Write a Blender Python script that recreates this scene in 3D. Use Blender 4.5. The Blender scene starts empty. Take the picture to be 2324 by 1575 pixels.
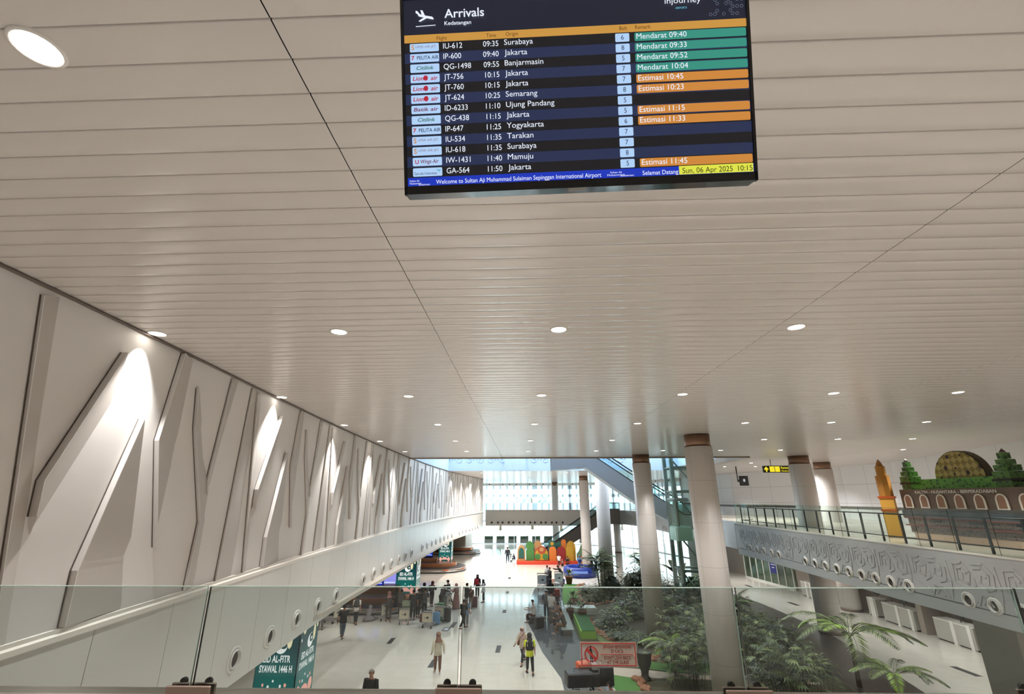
import bpy, math, random
from mathutils import Vector, Matrix
random.seed(7)
R = math.radians
C = bpy.context.scene.collection
SC = bpy.context.scene

# ------------------------------------------------------------------ camera, world, exposure
CAMZ = 7.4
FPX = 1040.0
def _camera_axes():
    Y = Vector(((1190 - 1162) / FPX, (1132 - 787.5) / FPX, 1.0)).normalized()
    a = R(.55)
    up = Vector((-math.sin(a), -math.cos(a), 0.0)); up -= Y * up.dot(Y); up.normalize()
    X = Y.cross(up).normalized()
    if X.x < 0: X = -X
    return X, Y, up
_AX, _AY, _AZ = _camera_axes()
def ray(px, py):
    c = Vector(((px - 1162) / FPX, (py - 787.5) / FPX, 1.0))
    return Vector((_AX.dot(c), _AY.dot(c), _AZ.dot(c)))
def at_z(px, py, z=0.0):
    r = ray(px, py); return r * ((z - CAMZ) / r.z) + Vector((0, 0, CAMZ))
def at_y(px, py, y):
    r = ray(px, py); return r * (y / r.y) + Vector((0, 0, CAMZ))

cam_data = bpy.data.cameras.new('camera')
cam_data.sensor_width = 36.0
cam_data.lens = FPX / 2324 * 36.0
cam_data.clip_start = .05; cam_data.clip_end = 600
cam = bpy.data.objects.new('camera', cam_data); C.objects.link(cam)
right = Vector((_AX.x, _AY.x, _AZ.x)); down = Vector((_AX.y, _AY.y, _AZ.y)); fwd = Vector((_AX.z, _AY.z, _AZ.z))
m = Matrix.Identity(4)
for i in range(3):
    m[i][0] = right[i]; m[i][1] = -down[i]; m[i][2] = -fwd[i]
m.translation = Vector((0, 0, CAMZ))
cam.matrix_world = m
SC.camera = cam

world = bpy.data.worlds.new('sky'); SC.world = world; world.use_nodes = True
bg = world.node_tree.nodes['Background']
bg.inputs[0].default_value = (.86, .95, 1.0, 1); bg.inputs[1].default_value = 7.0
vs = SC.view_settings
vs.view_transform = 'Standard'; vs.look = 'None'; vs.exposure = 0.0; vs.gamma = 1.0; vs.use_curve_mapping = False
try:
    SC.cycles.use_denoising = True; SC.cycles.adaptive_threshold = .02
    SC.cycles.max_bounces = 7; SC.cycles.diffuse_bounces = 4; SC.cycles.glossy_bounces = 3
    SC.cycles.transparent_max_bounces = 14; SC.cycles.transmission_bounces = 3
    SC.cycles.sample_clamp_indirect = 4.0
    SC.cycles.caustics_reflective = False; SC.cycles.caustics_refractive = False
except Exception:
    pass

WARM = (1.0, .975, .945)
LAMP_W = 960.0
def lamp(x, y, z, power, angle, radius=.07, color=WARM, blend=.7, aim=None, parent=None):
    d = bpy.data.lights.new('lamp_beam', 'SPOT')
    d.energy = power; d.spot_size = R(angle); d.spot_blend = blend; d.shadow_soft_size = radius; d.color = color
    o = bpy.data.objects.new('lamp_beam', d); C.objects.link(o); o.location = (x, y, z)
    if aim is not None:
        o.rotation_euler = (Vector(aim) - Vector((x, y, z))).to_track_quat('-Z', 'Y').to_euler()
    return o

# ------------------------------------------------------------------ materials
def lin(c):
    return tuple(((v / 255) / 12.92 if v / 255 <= .04045 else ((v / 255 + .055) / 1.055) ** 2.4) for v in c)
MATS = {}
def mat(key, rgb, rough=.5, metal=0.0, emit=0.0, spec=.5, noise=None, bump=None, rgb2=None, coat=0.0):
    """Principled material; rgb in sRGB 0-255. noise=(scale, amount) mixes towards rgb2 (or a darker tone); bump=(scale, strength)."""
    if key in MATS: return MATS[key]
    M = bpy.data.materials.new(key); M.use_nodes = True; MATS[key] = M
    nt = M.node_tree; b = nt.nodes['Principled BSDF']
    col = lin(rgb) + (1,)
    b.inputs['Base Color'].default_value = col
    b.inputs['Roughness'].default_value = rough
    b.inputs['Metallic'].default_value = metal
    b.inputs['Specular IOR Level'].default_value = spec
    if coat: b.inputs['Coat Weight'].default_value = coat
    if emit:
        b.inputs['Emission Color'].default_value = col
        b.inputs['Emission Strength'].default_value = emit
        b.inputs['Base Color'].default_value = (.01, .01, .01, 1)
    if noise:
        tc = nt.nodes.new('ShaderNodeTexCoord')
        n = nt.nodes.new('ShaderNodeTexNoise'); n.inputs['Scale'].default_value = noise[0]; n.inputs['Detail'].default_value = 4
        mx = nt.nodes.new('ShaderNodeMix'); mx.data_type = 'RGBA'
        rp = nt.nodes.new('ShaderNodeValToRGB'); rp.color_ramp.elements[0].position = .35; rp.color_ramp.elements[1].position = .65
        rp.color_ramp.elements[1].color = (noise[1],) * 3 + (1,)
        c2 = lin(rgb2) + (1,) if rgb2 else tuple(v * .5 for v in col[:3]) + (1,)
        mx.inputs['A'].default_value = col; mx.inputs['B'].default_value = c2
        nt.links.new(tc.outputs['Object'], n.inputs['Vector']); nt.links.new(n.outputs['Fac'], rp.inputs[0])
        nt.links.new(rp.outputs[0], mx.inputs['Factor']); nt.links.new(mx.outputs['Result'], b.inputs['Base Color'])
    if bump:
        tc = nt.nodes.new('ShaderNodeTexCoord')
        n = nt.nodes.new('ShaderNodeTexNoise'); n.inputs['Scale'].default_value = bump[0]; n.inputs['Detail'].default_value = 3
        bp = nt.nodes.new('ShaderNodeBump'); bp.inputs['Strength'].default_value = bump[1]; bp.inputs['Distance'].default_value = .02
        nt.links.new(tc.outputs['Object'], n.inputs['Vector']); nt.links.new(n.outputs['Fac'], bp.inputs['Height'])
        nt.links.new(bp.outputs[0], b.inputs['Normal'])
    return M
def glow(key, rgb, strength=1.0):
    return mat(key, rgb, .4, emit=strength)
def glass(key, tint=(235, 240, 238), gloss=.06, rough=.02):
    if key in MATS: return MATS[key]
    M = bpy.data.materials.new(key); M.use_nodes = True; MATS[key] = M
    nt = M.node_tree; nt.nodes.remove(nt.nodes['Principled BSDF'])
    t = nt.nodes.new('ShaderNodeBsdfTransparent'); t.inputs[0].default_value = lin(tint) + (1,)
    g = nt.nodes.new('ShaderNodeBsdfGlossy'); g.inputs['Roughness'].default_value = rough
    mx = nt.nodes.new('ShaderNodeMixShader'); mx.inputs[0].default_value = gloss
    nt.links.new(t.outputs[0], mx.inputs[1]); nt.links.new(g.outputs[0], mx.inputs[2])
    nt.links.new(mx.outputs[0], nt.nodes['Material Output'].inputs[0])
    return M
def tiles(key, rgb, joint, size, width, rough, spec=.5, rgb2=None, offset=0.0, mottled=.12, vert=False):
    """Polished slabs with thin joints, in object space."""
    if key in MATS: return MATS[key]
    M = mat(key, rgb, rough, spec=spec)
    nt = M.node_tree; b = nt.nodes['Principled BSDF']
    tc = nt.nodes.new('ShaderNodeTexCoord'); src = tc.outputs['Object']
    if vert:
        sp = nt.nodes.new('ShaderNodeSeparateXYZ'); cb = nt.nodes.new('ShaderNodeCombineXYZ')
        nt.links.new(src, sp.inputs[0]); nt.links.new(sp.outputs[1], cb.inputs[0]); nt.links.new(sp.outputs[2], cb.inputs[1]); src = cb.outputs[0]
    br = nt.nodes.new('ShaderNodeTexBrick'); br.offset = offset; br.squash = 1
    br.inputs['Scale'].default_value = 1; br.inputs['Mortar Size'].default_value = width
    br.inputs['Brick Width'].default_value = size[0]; br.inputs['Row Height'].default_value = size[1]
    br.inputs['Mortar Smooth'].default_value = .2; br.inputs['Bias'].default_value = 0
    c = lin(rgb); c2 = lin(rgb2) if rgb2 else tuple(v * (1 - mottled) for v in c)
    br.inputs['Color1'].default_value = c + (1,); br.inputs['Color2'].default_value = c2 + (1,); br.inputs['Mortar'].default_value = lin(joint) + (1,)
    nt.links.new(src, br.inputs['Vector'])
    n = nt.nodes.new('ShaderNodeTexNoise'); n.inputs['Scale'].default_value = 2.2; n.inputs['Detail'].default_value = 6
    nt.links.new(src, n.inputs['Vector'])
    mx = nt.nodes.new('ShaderNodeMix'); mx.data_type = 'RGBA'; mx.blend_type = 'MULTIPLY'
    rp = nt.nodes.new('ShaderNodeValToRGB'); rp.color_ramp.elements[0].color = (.86, .86, .86, 1); rp.color_ramp.elements[1].color = (1, 1, 1, 1)
    nt.links.new(n.outputs['Fac'], rp.inputs[0])
    mx.inputs['Factor'].default_value = 1
    nt.links.new(br.outputs['Color'], mx.inputs['A']); nt.links.new(rp.outputs[0], mx.inputs['B'])
    nt.links.new(mx.outputs['Result'], b.inputs['Base Color'])
    return M

def frosted(key, rgb, k=.7):
    if key in MATS: return MATS[key]
    M = bpy.data.materials.new(key); M.use_nodes = True; MATS[key] = M
    nt = M.node_tree; nt.nodes.remove(nt.nodes['Principled BSDF'])
    t = nt.nodes.new('ShaderNodeBsdfTranslucent'); t.inputs[0].default_value = lin(rgb) + (1,)
    d = nt.nodes.new('ShaderNodeBsdfDiffuse'); d.inputs[0].default_value = lin(rgb) + (1,)
    mx = nt.nodes.new('ShaderNodeMixShader'); mx.inputs[0].default_value = k
    nt.links.new(d.outputs[0], mx.inputs[1]); nt.links.new(t.outputs[0], mx.inputs[2]); nt.links.new(mx.outputs[0], nt.nodes['Material Output'].inputs[0])
    return M
def film(key, rgb, k):
    if key in MATS: return MATS[key]
    M = bpy.data.materials.new(key); M.use_nodes = True; MATS[key] = M
    nt = M.node_tree; nt.nodes.remove(nt.nodes['Principled BSDF'])
    t = nt.nodes.new('ShaderNodeBsdfTransparent'); d = nt.nodes.new('ShaderNodeBsdfDiffuse'); d.inputs[0].default_value = lin(rgb) + (1,)
    mx = nt.nodes.new('ShaderNodeMixShader'); mx.inputs[0].default_value = k
    nt.links.new(t.outputs[0], mx.inputs[1]); nt.links.new(d.outputs[0], mx.inputs[2]); nt.links.new(mx.outputs[0], nt.nodes['Material Output'].inputs[0])
    return M

# ------------------------------------------------------------------ mesh builder
FRAME = {}
class MB:
    def __init__(s): s.v = []; s.f = []; s.m = []; s.s = []
    def add(s, verts, faces, mi=0, smooth=False):
        o = len(s.v); s.v += [tuple(v) for v in verts]
        for f in faces: s.f.append(tuple(o + i for i in f)); s.m.append(mi); s.s.append(smooth)
        return s
    def box(s, x0, x1, y0, y1, z0, z1, mi=0):
        v = [(x, y, z) for z in (z0, z1) for y in (y0, y1) for x in (x0, x1)]
        return s.add(v, [(0, 2, 3, 1), (4, 5, 7, 6), (0, 1, 5, 4), (2, 6, 7, 3), (0, 4, 6, 2), (1, 3, 7, 5)], mi)
    def bbox(s, x0, x1, y0, y1, z0, z1, b=.02, mi=0):
        """box with chamfered vertical and top edges"""
        b = min(b, (x1 - x0) * .45, (y1 - y0) * .45)
        ring = lambda i, z: [(x0 + i + b, y0 + i, z), (x1 - i - b, y0 + i, z), (x1 - i, y0 + i + b, z), (x1 - i, y1 - i - b, z), (x1 - i - b, y1 - i, z), (x0 + i + b, y1 - i, z), (x0 + i, y1 - i - b, z), (x0 + i, y0 + i + b, z)]
        v = ring(0, z0) + ring(0, z1 - b) + ring(b * .8, z1)
        f = [tuple(range(7, -1, -1)), tuple(range(16, 24))]
        for l in (0, 8):
            for i in range(8): f.append((l + i, l + (i + 1) % 8, l + 8 + (i + 1) % 8, l + 8 + i))
        return s.add(v, f, mi)
    def prism(s, poly, z0, z1, mi=0):
        n = len(poly); v = [(p[0], p[1], z0) for p in poly] + [(p[0], p[1], z1) for p in poly]
        f = [tuple(range(n - 1, -1, -1)), tuple(range(n, 2 * n))] + [(i, (i + 1) % n, n + (i + 1) % n, n + i) for i in range(n)]
        return s.add(v, f, mi)
    def extrude(s, pts, vec, mi=0, smooth=False):
        n = len(pts); vec = Vector(vec); a = [Vector(p) for p in pts]
        v = a + [p + vec for p in a]
        f = [tuple(range(n - 1, -1, -1)), tuple(range(n, 2 * n))] + [(i, (i + 1) % n, n + (i + 1) % n, n + i) for i in range(n)]
        return s.add(v, f, mi, smooth)
    def tube(s, pts, rad, n=8, mi=0, smooth=True, flat=1.0):
        pts = [Vector(p) for p in pts]
        if not hasattr(rad, '__len__'): rad = [rad] * len(pts)
        v = []; ref = None
        for i, p in enumerate(pts):
            t = (pts[min(i + 1, len(pts) - 1)] - pts[max(i - 1, 0)]).normalized()
            if ref is None: ref = Vector((0, 0, 1)) if abs(t.z) < .9 else Vector((0, 1, 0))
            u = t.cross(ref)
            if u.length < 1e-4: u = t.cross(Vector((1, 0, 0)))
            u.normalize(); w = u.cross(t).normalized(); ref = w
            for k in range(n):
                a = 2 * math.pi * k / n
                v.append(p + (u * math.cos(a) + w * math.sin(a) * flat) * rad[i])
        f = [(i * n + k, i * n + (k + 1) % n, (i + 1) * n + (k + 1) % n, (i + 1) * n + k) for i in range(len(pts) - 1) for k in range(n)]
        s.add(v, f, mi, smooth)
        o = len(s.v) - len(v)
        s.f += [tuple(o + k for k in range(n - 1, -1, -1)), tuple(o + (len(pts) - 1) * n + k for k in range(n))]; s.m += [mi, mi]; s.s += [False, False]
        return s
    def lathe(s, prof, n=24, c=(0, 0, 0), mi=0, smooth=True, axis='z', close=True):
        v = []
        for r, z in prof:
            for k in range(n):
                a = 2 * math.pi * k / n; p = (r * math.cos(a), r * math.sin(a), z)
                if axis == 'x': p = (p[2], p[0], p[1])
                if axis == 'y': p = (p[0], p[2], p[1])
                v.append((c[0] + p[0], c[1] + p[1], c[2] + p[2]))
        f = [(i * n + k, i * n + (k + 1) % n, (i + 1) * n + (k + 1) % n, (i + 1) * n + k) for i in range(len(prof) - 1) for k in range(n)]
        o = len(s.v); s.add(v, f, mi, smooth)
        if close:
            s.f += [tuple(o + k for k in range(n - 1, -1, -1)), tuple(o + (len(prof) - 1) * n + k for k in range(n))]; s.m += [mi, mi]; s.s += [False, False]
        return s
    def ball(s, c, r, nu=12, nv=8, mi=0, keep=None):
        rx, ry, rz = r if hasattr(r, '__len__') else (r, r, r)
        v = []; f = []
        for j in range(nv + 1):
            th = math.pi * j / nv
            for i in range(nu):
                a = 2 * math.pi * i / nu
                v.append((c[0] + rx * math.sin(th) * math.cos(a), c[1] + ry * math.sin(th) * math.sin(a), c[2] + rz * math.cos(th)))
        for j in range(nv):
            for i in range(nu):
                q = (j * nu + i, (j + 1) * nu + i, (j + 1) * nu + (i + 1) % nu, j * nu + (i + 1) % nu)
                if keep:
                    m = [sum(v[k][d] for k in q) / 4 - c[d] for d in range(3)]
                    if not keep(m[0] / rx, m[1] / ry, m[2] / rz): continue
                f.append(q)
        return s.add(v, f, mi, True)
    def xf(s, fn): s.v = [tuple(fn(Vector(p))) for p in s.v]; return s
    def merge(s, o, mi=None, loc=(0, 0, 0), rz=0.0, sc=1.0):
        cs, sn = math.cos(rz), math.sin(rz); b = len(s.v)
        s.v += [(loc[0] + sc * (p[0] * cs - p[1] * sn), loc[1] + sc * (p[0] * sn + p[1] * cs), loc[2] + sc * p[2]) for p in o.v]
        s.f += [tuple(b + i for i in f) for f in o.f]; s.m += [mi if mi is not None else k for k in o.m]; s.s += o.s
        return s
    def mesh(s, name, mats):
        me = bpy.data.meshes.new(name); me.from_pydata(s.v, [], s.f)
        for x in (mats if isinstance(mats, (list, tuple)) else [mats]): me.materials.append(x)
        me.polygons.foreach_set('material_index', s.m); me.polygons.foreach_set('use_smooth', s.s); me.update()
        return me
    def build(s, name, mats, parent=None, world=False, kind=None):
        if world and parent is not None:
            l, rz = FRAME[parent.name]; cs, sn = math.cos(-rz), math.sin(-rz)
            def back(p):
                d = p - Vector(l); return (d.x * cs - d.y * sn, d.x * sn + d.y * cs, d.z)
            s.xf(back)
        o = bpy.data.objects.new(name, s.mesh(name, mats)); C.objects.link(o)
        if parent is not None:
            o.parent = parent; FRAME[o.name] = FRAME[parent.name]
        else: FRAME[o.name] = ((0, 0, 0), 0.0)
        if kind: o['kind'] = kind
        return o
def thing(name, label, cat, loc=(0, 0, 0), rz=0.0, group=None):
    o = bpy.data.objects.new(name, None); C.objects.link(o); o.empty_display_size = .1
    o.location = loc; o.rotation_euler = (0, 0, rz); o['label'] = label; o['category'] = cat
    if group: o['group'] = group
    FRAME[o.name] = (tuple(loc), rz); return o
def tag(o, label, cat, group=None):
    o['label'] = label; o['category'] = cat
    if group: o['group'] = group
    return o
def dup(root, loc, rz, label, group=None, scale=None):
    r = root.copy(); C.objects.link(r); r.location = loc; r.rotation_euler = (0, 0, rz); r['label'] = label
    if group: r['group'] = group
    if scale: r.scale = (scale,) * 3 if not hasattr(scale, '__len__') else scale
    for ch in list(root.children):
        c = ch.copy(); C.objects.link(c); c.parent = r
        for g in list(ch.children):
            d = g.copy(); C.objects.link(d); d.parent = c
    FRAME[r.name] = (tuple(loc), rz); return r
ORD = 'first second third fourth fifth sixth seventh eighth ninth tenth eleventh twelfth thirteenth fourteenth fifteenth sixteenth seventeenth eighteenth nineteenth twentieth'.split()
ORD += ['twenty-' + o for o in ORD[:9]] + ['thirtieth'] + ['thirty-' + o for o in ORD[:9]] + ['fortieth'] + ['forty-' + o for o in ORD[:9]]

# ------------------------------------------------------------------ lettering
_TXT = {}
def text2d(body, bold=0.0):
    k = (body, bold)
    if k in _TXT: return _TXT[k]
    cu = bpy.data.curves.new('lettering', 'FONT'); cu.body = body; cu.size = 1.0; cu.offset = bold; cu.dimensions = '2D'; cu.fill_mode = 'BOTH'; cu.resolution_u = 3
    o = bpy.data.objects.new('lettering', cu); C.objects.link(o)
    ev = o.evaluated_get(bpy.context.evaluated_depsgraph_get()); me = ev.to_mesh()
    v = [(p.co.x, p.co.y) for p in me.vertices]; f = [tuple(p.vertices) for p in me.polygons]
    ev.to_mesh_clear(); bpy.data.objects.remove(o); bpy.data.curves.remove(cu)
    _TXT[k] = (v, f); return v, f
_CAP = max(p[1] for p in text2d('H')[0])
def letters(mb, body, org, ax, ay, cap, align='l', bold=0.0, mi=0, width=None, squeeze=1.0, slant=0.0):
    """flat lettering: org = left (c: centre, r: right) end of the baseline, ax / ay unit directions, cap = capital height in metres"""
    v, f = text2d(body, bold)
    if not v: return 0
    k = cap / _CAP; x0 = min(p[0] for p in v); x1 = max(p[0] for p in v); kx = k * squeeze
    if width: kx = width / (x1 - x0)
    w = (x1 - x0) * kx; off = {'l': 0, 'c': -w / 2, 'r': -w}[align]
    org, ax, ay = Vector(org), Vector(ax), Vector(ay)
    mb.add([org + ax * ((p[0] - x0) * kx + off + slant * p[1] * k) + ay * (p[1] * k) for p in v], f, mi); return w

# ================================================================== SETTING
def interp(P, y):
    """x of the polyline P (points (x, y) with rising y)"""
    if y <= P[0][1]: return P[0][0]
    for a, b in zip(P, P[1:]):
        if y <= b[1]: return a[0] + (b[0] - a[0]) * (y - a[1]) / (b[1] - a[1])
    return P[-1][0]
WP = [(-5.85, -7), (-5.9, 0), (-5.97, 3), (-6.1, 5.4), (-6.33, 8.5), (-6.64, 12), (-6.98, 16.5), (-7.24, 21.6), (-7.4, 25), (-7.57, 30.4), (-7.66, 36), (-7.6, 41), (-7.4, 47), (-6.95, 53.3), (-6.4, 59), (-5.7, 66.5)]
BAL = [(14.25, 5), (14.15, 10), (14.1, 15), (14.2, 20), (14.5, 26), (14.7, 30), (14.8, 35)]
CEIL = 10.0
plaster = mat('white_plaster', (222, 218, 215), .55, noise=(1.3, .0), rgb2=(206, 199, 192), bump=(6, .12))
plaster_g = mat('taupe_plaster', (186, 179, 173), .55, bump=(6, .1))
panel_white = mat('white_panel', (214, 212, 206), .32, spec=.5)
slat_m = mat('ceiling_slats', (211, 205, 200), .2, spec=.6)
gap_dark = mat('shadow_gap', (48, 42, 38), .9)
bronze = mat('bronze_sheet', (126, 98, 80), .38, metal=.75)
steel = mat('brushed_steel', (176, 168, 160), .32, metal=.9, bump=(3, .05))
dark_rail = mat('dark_metal', (42, 42, 40), .4, metal=.5)
granite = tiles('dark_granite', (88, 94, 98), (60, 64, 68), (1.2, 1.2), .006, .07, spec=.8, rgb2=(80, 86, 90))
granite_br = tiles('brown_granite', (74, 66, 60), (60, 52, 48), (1.2, 1.2), .004, .3, rgb2=(68, 61, 55))
floor_m = tiles('cream_tiles', (220, 213, 202), (196, 186, 172), (1.2, 1.2), .004, .09, spec=.6, mottled=.05)
carpet_m = mat('grey_floor', (150, 146, 140), .5, noise=(3, 0))
concrete = mat('outdoor_concrete', (225, 225, 222), .9)
white_glow_panel = mat('wall_sheet', (228, 229, 231), .4)

g = MB().box(-40, 60, 86.5, 170, -.12, -.02).build('ground', concrete, kind='structure')
f = MB().box(-22, 30, -7, 86.5, -.1, 0).build('floor', floor_m, kind='structure')
# granite walk left of the garden and darker walk right of it
PL = [(1.7, 14), (1.6, 19), (1.55, 22.1), (1.53, 23.4), (.84, 27), (.4, 30.9), (.12, 33), (.18, 37.2), (.4, 40.2), (.78, 44.1), (1.4, 47.2), (2.1, 49.5)]
PR = [(4.2, 14), (4.1, 22), (3.6, 25), (3.0, 29.3), (3.0, 33.6), (2.78, 36.5), (2.75, 38.1), (2.98, 41.9), (3.26, 44.6), (3.68, 47.2), (3.9, 49.5)]
def strip(name, A, B, m, z=.006):
    mb = MB(); mb.prism([p for p in A] + [p for p in reversed(B)], 0.0005, z); return mb.build(name, m, kind='structure')
strip('floor_walkway', PL, PR, granite)
RL = [(11.0, 14), (13.2, 22), (14.0, 26), (14.6, 31), (14.6, 38), (14.2, 44)]
RR = [(15.2, 14), (15.9, 22), (16.75, 26.2), (17.6, 31.5), (17.5, 38.5), (17.0, 41.6), (15.6, 46)]
strip('floor_walkway', RL, RR, granite_br)

# ---- left wall with its folded relief, ledge and lower parapet
def wl(y, z, h=0.0): return (interp(WP, y) + h, y, z)
mb = MB(); ys = [-7 + i * 1.05 for i in range(71)]
for a, b in zip(ys, ys[1:]):
    b = min(b, 66.5)
    mb.add([wl(a, 5.6), wl(b, 5.6), wl(b, 10.4), wl(a, 10.4)], [(3, 2, 1, 0)], 0, False)
mb.add([wl(66.5, 3.4), (-9, 86.2, 3.4), (-9, 86.2, 10.4), wl(66.5, 10.4)], [(3, 2, 1, 0)])
for a, b in zip(ys[::4], ys[4::4] + [66.5]):     # the thickness behind the plaster
    b = min(b, 66.5)
    if b > a: mb.add([wl(a, 3.45, -.3), wl(b, 3.45, -.3), wl(b, 10.4, -.3), wl(a, 10.4, -.3)], [(0, 1, 2, 3)], 0)
fin_gap_shade = mat('gap_shade_brown', (92, 80, 72), .9)
wall_left = mb.build('wall_left', plaster, kind='structure')
FINS = [  # raised edge, flush edge, height of the raised edge
    ([(5.14, 9.86), (5.56, 7.6), (5.9, 5.74)], [(5.44, 9.95), (5.86, 7.6), (6.16, 5.74)], .045),
    ([(6.57, 9.55), (5.84, 7.63), (5.88, 7.2)], [(6.62, 9.5), (6.64, 8.64), (5.99, 6.95)], .11),
    ([(7.26, 8.64), (6.74, 6.48), (6.78, 5.79)], [(7.34, 8.64), (7.8, 6.56), (8.02, 5.8)], .1),
    ([(7.88, 9.95), (7.72, 8.35), (8.28, 6.63)], [(8.3, 9.92), (8.36, 8.0), (8.37, 6.6)], .085),
    ([(8.51, 9.45), (8.68, 8.67), (9.44, 6.98), (9.4, 5.77)], [(8.64, 9.48), (9.27, 8.18), (9.72, 7.6), (9.8, 5.76)], .06),
    ([(9.65, 9.92), (9.45, 7.76), (9.53, 7.5)], [(10.05, 9.92), (9.7, 7.9), (9.62, 7.47)], .045),
    ([(10.58, 9.93), (10.52, 8.0), (10.46, 5.74)], [(11.0, 9.93), (11.2, 8.0), (11.36, 5.74)], .045)]
def along(P, t):
    L = [math.dist(a, b) for a, b in zip(P, P[1:])]; d = t * sum(L)
    for (a, b), l in zip(zip(P, P[1:]), L):
        if d <= l or (a, b) == (P[-2], P[-1]): return tuple(a[i] + (b[i] - a[i]) * min(1, d / l) for i in (0, 1))
        d -= l
def fin(Lp, Rp, h, dy):
    mb = MB(); T = sorted({0, 1} | {sum(math.dist(a, b) for a, b in zip(P[:k], P[1:k + 1])) / sum(math.dist(a, b) for a, b in zip(P, P[1:])) for P in (Lp, Rp) for k in range(1, len(P) - 1)})
    v = []
    for t in T:
        l = along(Lp, t); r = along(Rp, t)
        v += [wl(l[0] + dy, l[1], h), wl(l[0] + dy, l[1], -.02), wl(r[0] + dy, r[1], -.015), wl(l[0] + dy + .012, l[1], h)]
    fcs = []
    for i in range(len(T) - 1):
        a, b = 4 * i, 4 * i + 4
        fcs += [(a + 1, b + 1, b, a), (a, b, b + 3, a + 3), (a + 3, b + 3, b + 2, a + 2)]
    e = 4 * (len(T) - 1)
    fcs += [(0, 3, 2, 1), (e + 1, e + 2, e + 3, e)]
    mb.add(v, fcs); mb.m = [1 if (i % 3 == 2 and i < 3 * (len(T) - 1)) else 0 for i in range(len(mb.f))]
    g = [wl(along(Lp, t)[0] + dy - d, along(Lp, t)[1], .006) for t in T for d in (.02, 0)]     # shade of the gap along the raised edge, painted as a flat strip
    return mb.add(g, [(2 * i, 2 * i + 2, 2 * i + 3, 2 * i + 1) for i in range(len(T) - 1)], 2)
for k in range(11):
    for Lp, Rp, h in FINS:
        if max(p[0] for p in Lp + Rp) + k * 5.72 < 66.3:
            fin(Lp, Rp, h, k * 5.72).build('relief_fin', [plaster, plaster_g, fin_gap_shade], wall_left)
mb = MB()
def run(mb, y0, y1, step, sec, mi=0, fn=wl):
    """sweep the closed section [(h, z)] along the wall"""
    n = max(1, round((y1 - y0) / step)); Y = [y0 + (y1 - y0) * i / n for i in range(n + 1)]; k = len(sec)
    v = [fn(y, z, h) for y in Y for h, z in sec]
    f = [(i * k + j, (i + 1) * k + j, (i + 1) * k + (j + 1) % k, i * k + (j + 1) % k) for i in range(n) for j in range(k)]
    return mb.add(v, f + [tuple(range(k - 1, -1, -1)), tuple(range(n * k, n * k + k))], mi)
run(mb, -7, 66.4, 1.5, [(0, 5.78), (.05, 5.78), (.05, 5.73), (.16, 5.73), (.16, 5.66), (.0, 5.66)])
mb.build('trim_1', mat('ledge_white', (232, 226, 218), .4), kind='structure')
mb = MB(); y = -7.0
while y < 66:
    y1 = min(y + 1.75, 66.4)
    run(mb, y + .006, y1 - .006, .9, [(.09, 5.655), (.09, 3.5), (-.02, 3.5), (-.02, 5.655)]); y = y1 if y > -7 else .33 - 1.75 * 3
run(mb, -7, 66.4, 1.5, [(.05, 5.65), (.05, 3.52), (.0, 3.52), (.0, 5.65)], 1)
mb.build('wall_parapet', [panel_white, gap_dark], kind='structure')
mb = MB(); run(mb, -7, 66.4, 3, [(0, 9.985), (.06, 9.985), (.06, 9.965), (0, 9.965)])
mb.build('trim_2', mat('trim_dark', (112, 100, 92), .6), kind='structure')

# ---- slatted ceilings
def ceiling(name, y0, y1, x0, x1, seams, z=CEIL, w=.2545, y_ref=1.84, void=None):
    mb = MB(); k0 = math.ceil((y0 - y_ref) / w); k1 = math.floor((y1 - y_ref) / w)
    xs = [x0] + [s for s in seams if x0 < s < x1] + [x1]
    prof = [(.003, .03), (.004, .003), (.011, 0), (w * .3, -.0016), (w * .5, -.0022), (w * .7, -.0016), (w - .011, 0), (w - .004, .003), (w - .003, .03)]
    for k in range(k0, k1):
        ya = y_ref + k * w
        for xa, xb in zip(xs, xs[1:]):
            if void and void[2] - .15 < ya + w / 2 < void[3] + .1:
                if xb <= void[1]: continue
                xa = max(xa, void[1])
            a, b = xa + .004, xb - .004
            v = [(x, ya + dy - .012 * x, z + dz) for x in (a, b) for dy, dz in prof]; n = len(prof)
            mb.add(v, [(i, i + 1, n + i + 1, n + i) for i in range(n - 1)], 0, True)
    if void:
        for r in ((x0, x1, y0, void[2]), (void[1], x1, void[2], void[3]), (x0, x1, void[3] + .25, y1)): mb.box(r[0], r[1], r[2], r[3], z + .03, z + .25, 1)
    else: mb.box(x0, x1, y0, y1, z + .03, z + .25, 1)
    return mb.build(name, [slat_m, gap_dark], kind='structure')
SEAMS = [-1.42 + 5.47 * i for i in range(-1, 6)]
VOID = (-9, 14.7, 31.25, 45.9)
ceiling('ceiling', -7, 86, -9.3, 29, SEAMS, void=VOID)
MB().box(-20.2, -6.9, -7, 76, 3.62, 3.75).build('ceiling_lower', mat('lower_ceiling', (190, 180, 168), .6), kind='structure')
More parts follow.
